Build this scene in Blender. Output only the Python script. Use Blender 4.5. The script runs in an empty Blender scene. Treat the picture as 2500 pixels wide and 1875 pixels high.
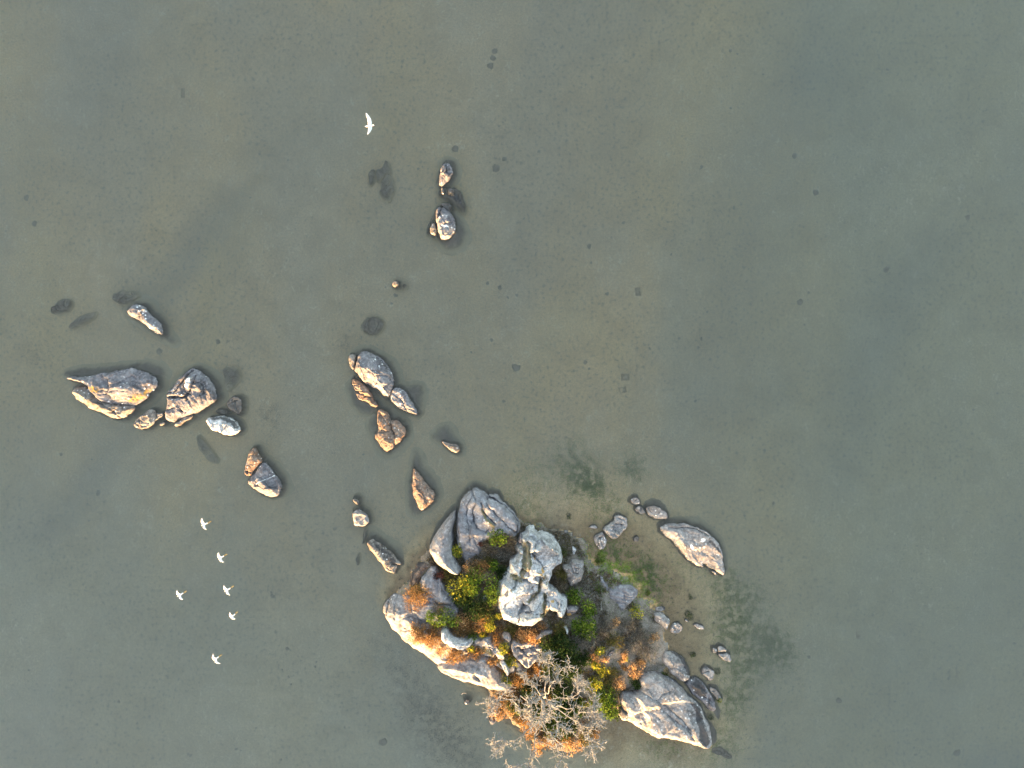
import bpy, math, random
import numpy as np
from mathutils import Vector, Matrix

# ------------------------------------------------------------------ camera, sky, sun, exposure
SC = bpy.context.scene
CAM_H = 42.0
M_PX = 0.024                      # metres on the water per photo pixel (photo 2500 x 1875)
cam = bpy.data.objects.new('camera', bpy.data.cameras.new('camera'))
SC.collection.objects.link(cam)
cam.location = (0, 0, CAM_H); cam.rotation_euler = (0, 0, 0)
cam.data.sensor_width = 36.0; cam.data.lens = 36.0 * CAM_H / (2500 * M_PX)
cam.data.clip_end = 2000.0
SC.camera = cam

SUN_EL = math.radians(6.0)
SUN_AZ = (-0.42, -0.907)            # the sun stands low to the lower left of the picture
world = bpy.data.worlds.new('World'); SC.world = world; world.use_nodes = True
wn = world.node_tree
bg = wn.nodes['Background']
sky = wn.nodes.new('ShaderNodeTexSky'); sky.sky_type = 'NISHITA'; sky.sun_disc = False
sky.sun_elevation = SUN_EL
sky.sun_rotation = math.atan2(SUN_AZ[0], SUN_AZ[1])
sky.air_density = 1.0; sky.dust_density = 5.0; sky.ozone_density = 0.3
wn.links.new(sky.outputs[0], bg.inputs[0]); bg.inputs[1].default_value = 0.15
sun = bpy.data.objects.new('sun', bpy.data.lights.new('sun', 'SUN'))
SC.collection.objects.link(sun)
sun.data.energy = 3.1; sun.data.angle = math.radians(0.6); sun.data.color = (1.0, 0.59, 0.275)
sd = Vector((SUN_AZ[0] * math.cos(SUN_EL), SUN_AZ[1] * math.cos(SUN_EL), math.sin(SUN_EL)))
sun.rotation_euler = sd.to_track_quat('Z', 'Y').to_euler()
SC.view_settings.view_transform = 'Standard'; SC.view_settings.look = 'None'
SC.view_settings.exposure = 3.48; SC.view_settings.gamma = 1.0; SC.view_settings.use_curve_mapping = False
SC.render.engine = 'CYCLES'
SC.cycles.use_denoising = True
SC.cycles.max_bounces = 6; SC.cycles.volume_bounces = 1; SC.cycles.transparent_max_bounces = 12
SC.cycles.diffuse_bounces = 3; SC.cycles.glossy_bounces = 2
SC.cycles.caustics_reflective = False; SC.cycles.caustics_refractive = False
SC.cycles.sample_clamp_indirect = 4.0

# ------------------------------------------------------------------ helpers
COL = SC.collection
RNG = random.Random(7)

def P(px, py, z=0.0):
    """photo pixel -> point at height z"""
    k = M_PX * (CAM_H - z) / CAM_H
    return ((px - 1250.0) * k, (937.5 - py) * k)

VIEWS = {  # zoomed views of the photograph the outlines were measured in: origin and scale in photo pixels
    'W': (0, 0, 2500 / 2212), 'S': (0, 0, 1.0), 'A': (80, 660, 500 / 2074), 'B': (380, 880, 400 / 1746), 'C': (800, 800, 400 / 1327),
    'D': (850, 240, 400 / 1659), 'E': (820, 1180, 300 / 1659), 'F': (900, 1150, 600 / 2212), 'G': (1150, 1450, 600 / 2212),
    'H': (1350, 1150, 600 / 2212), 'I': (1400, 1475, 600 / 2212), 'J': (1000, 1180, 300 / 2212), 'K': (920, 1380, 300 / 2212),
    'L': (1180, 1280, 300 / 2212), 'M': (1080, 1500, 300 / 2212), 'N': (1300, 1450, 300 / 2212), 'O': (1160, 1640, 320 / 2212),
    'Q': (1500, 1580, 300 / 2212)}

def V(view, pts, z=0.0):
    x0, y0, s = VIEWS[view]
    return np.array([P(x0 + a * s, y0 + b * s, z) for a, b in pts])

def _hash(ix, iy, seed):
    h = (ix.astype(np.int64) * 374761393 + iy.astype(np.int64) * 668265263 + seed * 1442695041) & 0x7fffffff
    h = ((h ^ (h >> 13)) * 1274126177) & 0x7fffffff
    return ((h ^ (h >> 16)) & 0xffff) / 65535.0

def vnoise(x, y, seed=0):
    """gradient noise, about -1..1"""
    ix = np.floor(x); iy = np.floor(y); fx = x - ix; fy = y - iy
    ux = fx * fx * fx * (fx * (fx * 6 - 15) + 10); uy = fy * fy * fy * (fy * (fy * 6 - 15) + 10)
    def g(dx, dy):
        a = _hash(ix + dx, iy + dy, seed) * 2 * np.pi
        return np.cos(a) * (fx - dx) + np.sin(a) * (fy - dy)
    n0 = g(0, 0) * (1 - ux) + g(1, 0) * ux
    n1 = g(0, 1) * (1 - ux) + g(1, 1) * ux
    return (n0 * (1 - uy) + n1 * uy) * 1.5

def fbm(x, y, seed=0, octv=4, gain=0.5):
    s = np.zeros_like(x, dtype=float); a = 1.0
    for o in range(octv):
        s = s + a * vnoise(x * 2 ** o + 17.3 * o, y * 2 ** o - 9.1 * o, seed + o * 31); a *= gain
    return s

def smooth_closed(p, it=2):
    for _ in range(it):
        q = np.roll(p, -1, 0)
        p = np.stack([p * 0.75 + q * 0.25, p * 0.25 + q * 0.75], 1).reshape(-1, 2)
    return p

def seg_dist(x, y, p, closed):
    """distance to a polyline"""
    n = len(p); best = np.full(x.shape, 1e9)
    for i in range(n if closed else n - 1):
        a = p[i]; b = p[(i + 1) % n]; d = b - a
        L = d[0] * d[0] + d[1] * d[1] + 1e-12
        t = np.clip(((x - a[0]) * d[0] + (y - a[1]) * d[1]) / L, 0, 1)
        best = np.minimum(best, (x - a[0] - t * d[0]) ** 2 + (y - a[1] - t * d[1]) ** 2)
    return np.sqrt(best)

def inside(x, y, p):
    c = np.zeros(x.shape, bool); n = len(p); j = n - 1
    for i in range(n):
        xi, yi = p[i]; xj, yj = p[j]
        m = ((yi > y) != (yj > y)) & (x < (xj - xi) * (y - yi) / (yj - yi + 1e-12) + xi)
        c ^= m; j = i
    return c

def sdf(x, y, p):
    d = seg_dist(x, y, p, True)
    return np.where(inside(x, y, p), d, -d)

def sstep(a, b, x):
    t = np.clip((x - a) / (b - a), 0, 1); return t * t * (3 - 2 * t)

def tag(o, label=None, cat=None, group=None, kind=None):
    for k, v in (('label', label), ('category', cat), ('group', group), ('kind', kind)):
        if v: o[k] = v
    return o

def empty(name, loc=(0, 0, 0)):
    o = bpy.data.objects.new(name, None); o.location = loc; o.empty_display_size = 0.2
    COL.objects.link(o); return o

def mesh_obj(name, verts, faces, mat, parent=None, loc=(0, 0, 0), smooth=True, attrs=None):
    me = bpy.data.meshes.new(name)
    v = np.asarray(verts, dtype=np.float32)
    if isinstance(faces, np.ndarray) and faces.ndim == 2:
        nf, k = faces.shape
        me.vertices.add(len(v)); me.vertices.foreach_set('co', v.ravel())
        me.loops.add(nf * k); me.loops.foreach_set('vertex_index', faces.astype(np.int32).ravel())
        me.polygons.add(nf)
        me.polygons.foreach_set('loop_start', np.arange(0, nf * k, k, dtype=np.int32))
        me.update(calc_edges=True)
    else:
        me.from_pydata([tuple(a) for a in v], [], faces)
    if smooth: me.polygons.foreach_set('use_smooth', np.ones(len(me.polygons), bool))
    for an, (typ, dom, arr) in (attrs or {}).items():
        at = me.attributes.new(an, typ, dom)
        at.data.foreach_set('color' if typ == 'FLOAT_COLOR' else 'value', np.asarray(arr, dtype=np.float32).ravel())
    me.materials.append(mat)
    o = bpy.data.objects.new(name, me); o.location = loc
    COL.objects.link(o)
    if parent: o.parent = parent
    return o

# ------------------------------------------------------------------ node helper
class NT:
    def __init__(s, name):
        s.m = bpy.data.materials.new(name); s.m.use_nodes = True
        s.t = s.m.node_tree; s.t.nodes.clear()
        s.out = s.t.nodes.new('ShaderNodeOutputMaterial')
    def n(s, typ, **kw):
        nd = s.t.nodes.new('ShaderNode' + typ)
        for k, v in kw.items():
            setattr(nd, k, v)
        return nd
    def set(s, nd, **kw):
        for k, v in kw.items():
            k = k.replace('_', ' ')
            if isinstance(v, bpy.types.NodeSocket): s.t.links.new(v, nd.inputs[k])
            else: nd.inputs[k].default_value = v
        return nd
    def link(s, a, b): s.t.links.new(a, b)
    def noise(s, vec, scale, detail=4, rough=0.55, dist=0.0, dim='2D'):
        nd = s.n('TexNoise'); nd.noise_dimensions = dim; s.link(vec, nd.inputs['Vector'])
        s.set(nd, Scale=scale, Detail=detail, Roughness=rough, Distortion=dist); return nd.outputs['Fac']
    def vor(s, vec, scale, feature='F1', dim='2D'):
        nd = s.n('TexVoronoi', feature=feature); nd.voronoi_dimensions = dim; s.link(vec, nd.inputs['Vector']); s.set(nd, Scale=scale); return nd
    def ramp(s, fac, stops):
        nd = s.n('ValToRGB'); s.link(fac, nd.inputs[0]); e = nd.color_ramp.elements
        while len(e) < len(stops): e.new(0.5)
        for i, (p, c) in enumerate(stops):
            e[i].position = p; e[i].color = (c, c, c, 1) if isinstance(c, (int, float)) else (*c, 1)
        return nd.outputs['Color']
    def mixc(s, fac, a, b, mode='MIX'):
        nd = s.n('Mix', data_type='RGBA', blend_type=mode)
        for sock, v in ((nd.inputs[0], fac), (nd.inputs[6], a), (nd.inputs[7], b)):
            if isinstance(v, bpy.types.NodeSocket): s.link(v, sock)
            elif isinstance(v, (int, float)): sock.default_value = v
            else: sock.default_value = (*v, 1)
        return nd.outputs[2]
    def math(s, op, a, b=0.0, clamp=False):
        nd = s.n('Math', operation=op, use_clamp=clamp)
        for i, v in enumerate((a, b)):
            if isinstance(v, bpy.types.NodeSocket): s.link(v, nd.inputs[i])
            else: nd.inputs[i].default_value = v
        return nd.outputs[0]
    def mapr(s, v, a, b, c=0.0, d=1.0):
        nd = s.n('MapRange', interpolation_type='SMOOTHSTEP'); s.link(v, nd.inputs[0])
        for i, q in enumerate((a, b, c, d)): nd.inputs[i + 1].default_value = q
        return nd.outputs[0]
    def attr(s, name):
        return s.n('Attribute', attribute_name=name)
    def pos(s): return s.n('NewGeometry').outputs['Position']
    def mapping(s, vec, scale=(1, 1, 1), rot=(0, 0, 0)):
        nd = s.n('Mapping'); s.link(vec, nd.inputs[0]); nd.inputs['Scale'].default_value = scale
        nd.inputs['Rotation'].default_value = rot; return nd.outputs[0]
    def bump(s, h, strength, dist):
        nd = s.n('Bump'); s.link(h, nd.inputs['Height']); s.set(nd, Strength=strength, Distance=dist); return nd.outputs[0]
    def bsdf(s, color, rough=0.85, normal=None, spec=0.3):
        nd = s.n('BsdfPrincipled')
        if isinstance(color, bpy.types.NodeSocket): s.link(color, nd.inputs['Base Color'])
        else: nd.inputs['Base Color'].default_value = (*color, 1)
        if isinstance(rough, bpy.types.NodeSocket): s.link(rough, nd.inputs['Roughness'])
        else: nd.inputs['Roughness'].default_value = rough
        nd.inputs['Specular IOR Level'].default_value = spec
        if normal is not None: s.link(normal, nd.inputs['Normal'])
        return nd.outputs[0]
    def surf(s, sh): s.link(sh, s.out.inputs['Surface']); return s.m

# ------------------------------------------------------------------ ground and lakebed
CORE = V('S', [(1000, 1440), (1045, 1355), (1100, 1290), (1160, 1245), (1215, 1240), (1270, 1275), (1330, 1290), (1400, 1300), (1440, 1370),
               (1500, 1400), (1560, 1460), (1610, 1520), (1630, 1580), (1610, 1640), (1580, 1680), (1545, 1712), (1485, 1730), (1452, 1765), (1438, 1800),
               (1400, 1815), (1350, 1822), (1308, 1812), (1280, 1782), (1240, 1745), (1218, 1722), (1200, 1690), (1130, 1625), (1060, 1575), (1010, 1520), (985, 1480)])
BEACH = V('S', [(1240, 1300), (1330, 1285), (1450, 1275), (1560, 1310), (1640, 1390), (1690, 1480), (1710, 1570), (1700, 1680), (1720, 1780),
                (1660, 1850), (1560, 1800), (1460, 1850), (1380, 1800), (1380, 1600), (1300, 1450)])
BANK = V('S', [(955, 1460), (975, 1420), (1010, 1375), (1050, 1330), (1080, 1340), (1060, 1450), (1000, 1500), (960, 1480)])

TROUGHS = [(V('S', [(330, 740), (450, 620), (560, 470)]), 1.0, 0.24), (V('S', [(110, 1300), (220, 1150), (340, 980)]), 1.0, 0.22), (V('S', [(1740, 920), (1800, 640), (1980, 180)]), 2.2, 0.15),
           (V('S', [(2040, 1180), (2130, 900), (2280, 600)]), 2.0, 0.14), (V('S', [(880, 1180), (960, 1080)]), 0.8, 0.2)]

def bed_h(x, y):
    """height of the lakebed and of the island's soil"""
    # channels run from lower left to upper right
    u = x * 0.83 - y * 0.56; v = x * 0.56 + y * 0.83
    z = -0.78 + 0.11 * fbm(u / 9.0 + 3.1, v / 22.0 + 1.7, 11, 3) + 0.05 * fbm(x / 1.6, y / 1.6, 23, 3)
    for q, wd, dp in TROUGHS:
        z = z - dp * np.exp(-(seg_dist(x, y, q, False) / wd) ** 2)
    z = z - 0.3 * sstep(3.0, 0, np.hypot((x - 29.5) * 0.6, (y + 23.5) * 1.0))
    wx = x + 0.35 * fbm(x / 1.3, y / 1.3, 5, 3); wy = y + 0.35 * fbm(x / 1.3 + 40, y / 1.3, 6, 3)
    db = sdf(wx, wy, BEACH)
    shore = np.where(db < 0, -0.16 + 0.16 * db, -0.16 + 0.19 * sstep(0.0, 2.6, db))
    shore = shore + 0.03 * fbm(x / 0.7, y / 0.7, 61, 3)
    z = np.maximum(z, shore)
    dk = sdf(wx, wy, BANK)
    z = np.maximum(z, np.where(dk < 0, -0.05 + 0.6 * dk, -0.05 + 0.2 * sstep(0, 0.6, dk)))
    dc = sdf(wx, wy, CORE)
    core = np.where(dc < 0, 0.06 + 0.7 * dc, 0.06 + 0.75 * sstep(0, 4.5, dc))
    core = core + np.where(dc > 0, 0.06 * fbm(x / 0.6, y / 0.6, 71, 3), 0)
    return np.maximum(z, core)

def axis(lo, hi, flo, fhi, fine, coarse):
    a = [np.arange(flo, fhi, fine), np.arange(lo, flo, coarse), np.arange(fhi, hi, coarse)]
    far = np.array([1.0, 4, 10, 24, 60, 140, 320, 700])
    return np.sort(np.concatenate(a + [hi + far, lo - far]))

gx = axis(-36, 36, -8.5, 13.5, 0.09, 0.28)
gy = axis(-29, 29, -24.5, -5.5, 0.09, 0.28)
GX, GY = np.meshgrid(gx, gy)
GZ = bed_h(GX, GY)
far_ = np.maximum(np.abs(GX) - 36, np.abs(GY) - 29) > 0.6
GZ = np.where(far_, -0.8, GZ)
nx_, ny_ = len(gx), len(gy)
idx = np.arange(nx_ * ny_).reshape(ny_, nx_)
quads = np.stack([idx[:-1, :-1], idx[:-1, 1:], idx[1:, 1:], idx[1:, :-1]], -1).reshape(-1, 4)
gv = np.stack([GX, GY, GZ], -1).reshape(-1, 3)
land_face = gv[quads, 2].max(1) > 0.03

def sub_mesh(verts, faces):
    used = np.unique(faces); rem = np.full(len(verts), -1); rem[used] = np.arange(len(used))
    return verts[used], rem[faces], used

def bed_material():
    t = NT('lakebed_silt'); p = t.pos()
    pr = t.mapping(p, (1, 1, 0))
    st = t.mapping(p, (0.11, 0.035, 0), (0, 0, math.radians(34)))
    big = t.noise(st, 1.0, 3, 0.5, 0.6)
    base = t.ramp(big, [(0.34, (0.67, 0.465, 0.215)), (0.5, (0.645, 0.45, 0.228)), (0.64, (0.59, 0.435, 0.245))])
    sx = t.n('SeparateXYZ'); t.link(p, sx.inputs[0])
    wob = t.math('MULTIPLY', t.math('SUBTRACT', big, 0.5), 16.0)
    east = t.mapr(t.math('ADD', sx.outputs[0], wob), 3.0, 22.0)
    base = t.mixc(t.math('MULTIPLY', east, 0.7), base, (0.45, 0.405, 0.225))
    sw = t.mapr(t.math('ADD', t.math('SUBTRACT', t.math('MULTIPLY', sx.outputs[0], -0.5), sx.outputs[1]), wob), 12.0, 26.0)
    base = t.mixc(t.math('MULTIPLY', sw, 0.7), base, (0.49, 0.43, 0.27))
    med = t.noise(pr, 0.75, 5, 0.6, 0.4)
    base = t.mixc(t.mapr(med, 0.35, 0.7), base, t.mixc(1.0, base, (0.87, 0.86, 0.85), 'MULTIPLY'))
    wisp = t.noise(t.mapping(p, (2.2, 1.6, 0), (0, 0, 0.5)), 1.6, 6, 0.72, 1.2)
    zone = t.noise(pr, 0.12, 2, 0.5)
    base = t.mixc(t.math('MULTIPLY', t.mapr(wisp, 0.55, 0.70, 0, 0.65), t.mapr(zone, 0.42, 0.58)), base, (0.85, 0.76, 0.54))
    dots = t.vor(t.mapping(p, (1, 1, 0)), 1.5)
    dot = t.math('MULTIPLY', t.mapr(dots.outputs['Distance'], 0.05, 0.13, 1, 0), t.mapr(t.noise(pr, 0.35, 2), 0.45, 0.6))
    base = t.mixc(t.math('MULTIPLY', dot, 0.4), base, (0.05, 0.05, 0.04))
    d2 = t.noise(pr, 4.5, 4, 0.7)
    base = t.mixc(t.math('MULTIPLY', t.mapr(d2, 0.56, 0.68), t.mapr(zone, 0.62, 0.42, 0, 0.8)), base, (0.10, 0.10, 0.075))
    gn = t.noise(pr, 9.0, 3, 0.8)
    base = t.mixc(1.0, base, t.ramp(gn, [(0.3, 0.72), (0.7, 1.25)]), 'MULTIPLY')
    base = t.mixc(t.mapr(t.math('ADD', sx.outputs[2], t.math('MULTIPLY', med, 0.1)), -0.34, 0.0, 0.0, 0.95), base, t.mixc(1.0, base, (0.50, 0.49, 0.52), 'MULTIPLY'))
    h = t.noise(pr, 6.0, 4, 0.6)
    return t.surf(t.bsdf(base, 0.95, t.bump(h, 0.35, 0.05), 0.1))

def soil_material():
    t = NT('island_soil'); p = t.pos()
    a = t.noise(p, 1.3, 5, 0.65, 0.5)
    c = t.ramp(a, [(0.3, (0.11, 0.095, 0.078)), (0.5, (0.175, 0.155, 0.13)), (0.68, (0.25, 0.225, 0.195))])
    sx = t.n('SeparateXYZ'); t.link(p, sx.inputs[0])
    c = t.mixc(t.mapr(sx.outputs[0], 2.5, 5.5, 0.85, 0.0), c, t.mixc(1.0, c, (0.65, 0.61, 0.56), 'MULTIPLY'))
    gr = t.noise(p, 3.2, 5, 0.7)
    c = t.mixc(t.mapr(gr, 0.56, 0.68, 0, 0.7), c, (0.06, 0.075, 0.03))
    pebb = t.vor(p, 9.0)
    c = t.mixc(t.mapr(pebb.outputs['Distance'], 0.10, 0.2, 0.45, 0), c, (0.40, 0.37, 0.33))
    return t.surf(t.bsdf(c, 0.95, t.bump(t.noise(p, 9, 5, 0.7), 0.6, 0.06), 0.1))

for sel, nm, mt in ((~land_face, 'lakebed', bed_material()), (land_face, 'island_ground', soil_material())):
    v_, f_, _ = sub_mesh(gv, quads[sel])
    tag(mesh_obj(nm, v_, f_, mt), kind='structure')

# water: a body of silty lake water with a rippled surface; what lies in it fades with depth
def water_material():
    t = NT('silty_water')
    tr = t.n('BsdfTransparent'); tr.inputs['Color'].default_value = (0.97, 0.98, 0.975, 1)
    gl = t.n('BsdfGlossy'); gl.inputs['Roughness'].default_value = 0.05
    fr = t.n('Fresnel'); fr.inputs['IOR'].default_value = 1.33
    mx = t.n('MixShader'); t.link(fr.outputs[0], mx.inputs[0]); t.link(tr.outputs[0], mx.inputs[1]); t.link(gl.outputs[0], mx.inputs[2])
    vs = t.n('VolumeScatter'); vs.inputs['Color'].default_value = (0.98, 0.855, 0.64, 1); vs.inputs['Density'].default_value = 1.0
    vs.inputs['Anisotropy'].default_value = 0.2
    va = t.n('VolumeAbsorption'); va.inputs['Color'].default_value = (0.62, 0.72, 0.45, 1); va.inputs['Density'].default_value = 0.12
    ad = t.n('AddShader'); t.link(vs.outputs[0], ad.inputs[0]); t.link(va.outputs[0], ad.inputs[1])
    t.link(ad.outputs[0], t.out.inputs['Volume'])
    t.surf(mx.outputs[0]); return t.m

def build_water():
    wx = np.concatenate([[-640, -200, -80, -45], np.arange(-34, 34.01, 0.11), [45, 80, 200, 640]])
    wy = np.concatenate([[-640, -200, -80, -40], np.arange(-27, 27.01, 0.11), [40, 80, 200, 640]])
    X, Y = np.meshgrid(wx, wy)
    u = X * 0.95 + Y * 0.30; v = -X * 0.30 + Y * 0.95
    amp = 0.014 * (0.25 + sstep(-0.4, 0.6, fbm(X / 12, Y / 12, 91, 2) - X / 40.0))
    Z = amp * (fbm(u / 0.75, v / 0.30, 92, 2) + 0.7 * vnoise(u / 2.2, v / 0.8, 93))
    edge = (np.abs(X) > 33.5) | (np.abs(Y) > 26.5)
    Z = np.where(edge, 0.0, Z)
    ny, nx = X.shape
    top = np.stack([X, Y, Z], -1).reshape(-1, 3)
    i = np.arange(nx * ny).reshape(ny, nx)
    f = np.stack([i[:-1, :-1], i[:-1, 1:], i[1:, 1:], i[1:, :-1]], -1).reshape(-1, 4)
    ring = np.concatenate([i[0, :-1], i[:-1, -1], i[-1, :0:-1], i[:0:-1, 0]])
    low = top[ring].copy(); low[:, 2] = -3.0
    n0 = len(top); k = len(ring); a = np.arange(k); b = (a + 1) % k
    side = np.stack([ring[a], n0 + a, n0 + b, ring[b]], -1)
    cx = n0 + k
    tri = np.stack([np.full(k, cx), n0 + b, n0 + a, n0 + a], -1)
    verts = np.concatenate([top, low, [[0, 0, -3.0]]])
    me_f = [tuple(q) for q in np.concatenate([f, side]).tolist()] + [(cx, int(n0 + bb), int(n0 + aa)) for aa, bb in zip(a, b)]
    me = bpy.data.meshes.new('water'); me.from_pydata(verts.tolist(), [], me_f); me.update()
    me.polygons.foreach_set('use_smooth', np.ones(len(me.polygons), bool))
    me.materials.append(water_material())
    o = bpy.data.objects.new('water', me); COL.objects.link(o)
    return tag(o, kind='structure')
build_water()

# ------------------------------------------------------------------ rocks
def granite(name, dark, mid, light, speck=0.35, scale=1.0, red=None):
    t = NT(name); p = t.pos()
    a = t.noise(p, 1.5 * scale, 5, 0.65, 0.6, '3D')
    c = t.ramp(a, [(0.36, dark), (0.50, mid), (0.64, light)])
    b = t.noise(p, 6.5 * scale, 5, 0.7, 0.3, '3D')
    c = t.mixc(t.mapr(b, 0.56, 0.42, 0.0, 0.55), c, t.mixc(1.0, c, (0.52, 0.50, 0.49), 'MULTIPLY'))
    c = t.mixc(t.mapr(b, 0.56, 0.68, 0.0, 0.75), c, t.mixc(1.0, light, (1.25, 1.25, 1.25), 'MULTIPLY'))
    rg = t.noise(t.mapping(p, (1, 1, 1), (0.3, 0.2, 0.7)), 1.1 * scale, 3, 0.55, 0.8, '3D')
    vein = t.mapr(t.math('ABSOLUTE', t.math('SUBTRACT', rg, 0.5)), 0.003, 0.013, 0.45, 0.0)
    c = t.mixc(vein, c, t.mixc(1.0, c, (0.28, 0.27, 0.26), 'MULTIPLY'))
    if red:
        c = t.mixc(t.mapr(t.noise(p, 3.1, 4, 0.7, 0.0, '3D'), 0.48, 0.64, 0.0, 0.75), c, red)
    gr = t.noise(p, 38, 2, 0.7, 0.0, '3D')
    c = t.mixc(t.mapr(gr, 0.35, 0.65, 0.0, 0.5), c, t.mixc(1.0, c, (0.55, 0.54, 0.53), 'MULTIPLY'))
    # bird droppings: small white flecks gathered in patches
    fl = t.vor(p, 4.2, dim='3D')
    patch = t.mapr(t.noise(p, 0.9, 2, 0.5, 0.0, '3D'), 0.46, 0.60)
    fk = t.math('MULTIPLY', t.mapr(fl.outputs['Distance'], 0.15, 0.25, 1.0, 0.0), t.math('MULTIPLY', patch, speck))
    pa = t.attr('paint'); sp = t.n('SeparateColor'); t.link(pa.outputs['Color'], sp.inputs[0])
    brk = t.noise(p, 7.0, 4, 0.7, 0.0, '3D')
    def worn(x, k=0.9):      # the edge of a stain breaks up
        return t.math('MULTIPLY', t.mapr(t.math('ADD', x, t.math('MULTIPLY', t.math('SUBTRACT', brk, 0.5), 1.3)), 0.35, 0.65), k)
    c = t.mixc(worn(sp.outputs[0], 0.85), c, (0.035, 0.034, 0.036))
    c = t.mixc(worn(pa.outputs['Alpha'], 0.9), c, t.mixc(t.mapr(brk, 0.4, 0.65), (0.13, 0.10, 0.065), (0.10, 0.105, 0.04)))
    c = t.mixc(worn(sp.outputs[1], 0.8), c, (0.33, 0.19, 0.03))
    c = t.mixc(fk, c, (0.80, 0.80, 0.80))
    c = t.mixc(worn(sp.outputs[2], 0.95), c, (0.78, 0.78, 0.76))
    # what the lake wets: a thin dark line above the water, brown algae below it
    z = t.n('SeparateXYZ'); t.link(p, z.inputs[0])
    zz = t.math('ADD', z.outputs[2], t.math('MULTIPLY', t.math('SUBTRACT', brk, 0.5), 0.16))
    c = t.mixc(t.mapr(zz, -0.01, 0.06, 0.62, 0.0), c, (0.055, 0.050, 0.045))
    c = t.mixc(t.mapr(zz, 0.0, -0.10, 0.0, 0.75), c, (0.175, 0.148, 0.112))
    c = t.mixc(t.mapr(zz, -0.28, -0.66, 0.0, 0.95), c, (0.48, 0.39, 0.23))
    h = t.math('ADD', t.math('MULTIPLY', b, 1.0), t.math('MULTIPLY', gr, 0.25))
    rough = t.mapr(zz, 0.0, 0.10, 0.45, 0.88)
    return t.surf(t.bsdf(c, rough, t.bump(h, 0.6, 0.06), 0.3))

MATS = {
    'grey': granite('grey_granite', (0.105, 0.101, 0.113), (0.16, 0.154, 0.17), (0.235, 0.228, 0.242), 0.8),
    'tan': granite('tan_granite', (0.105, 0.092, 0.085), (0.175, 0.155, 0.142), (0.27, 0.245, 0.222), 0.7),
    'pale': granite('pale_granite', (0.25, 0.252, 0.26), (0.42, 0.424, 0.434), (0.60, 0.602, 0.61), 0.2, 1.3),
    'smooth': granite('smooth_granite', (0.178, 0.174, 0.190), (0.232, 0.228, 0.246), (0.30, 0.296, 0.312), 0.35, 0.6),
    'dark': granite('dark_granite', (0.055, 0.053, 0.052), (0.095, 0.090, 0.088), (0.16, 0.15, 0.145), 0.8),
    'russet': granite('russet_granite', (0.10, 0.078, 0.068), (0.165, 0.128, 0.108), (0.26, 0.205, 0.17), 0.35, 1.4, (0.20, 0.115, 0.075)),
    'bank': granite('beach_granite', (0.17, 0.158, 0.158), (0.24, 0.226, 0.226), (0.33, 0.314, 0.310), 0.5),
}
HEIGHTS = []          # (x0, y0, step, grid) of every rock, to stand plants on

def surf_h(x, y):
    z = float(bed_h(np.array([x]), np.array([y]))[0])
    for x0, y0, ds, g in HEIGHTS:
        i = int(round((x - x0) / ds)); j = int(round((y - y0) / ds))
        if 0 <= j < g.shape[0] and 0 <= i < g.shape[1]: z = max(z, float(g[j, i]))
    return z

def lobe_z(x, y, poly, H, w, p, tilt, e, slope):
    d = sdf(x, y, poly)
    c = poly.mean(0)
    t = np.clip(d / w, 0, 1)
    f = (1 - (1 - t) ** p) ** (1 / p)
    z = e + (H - e) * f + (tilt[0] * (x - c[0]) + tilt[1] * (y - c[1])) * np.clip(d / (0.6 * w), 0, 1)
    return np.where(d > 0, z, e + slope * d)

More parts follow.
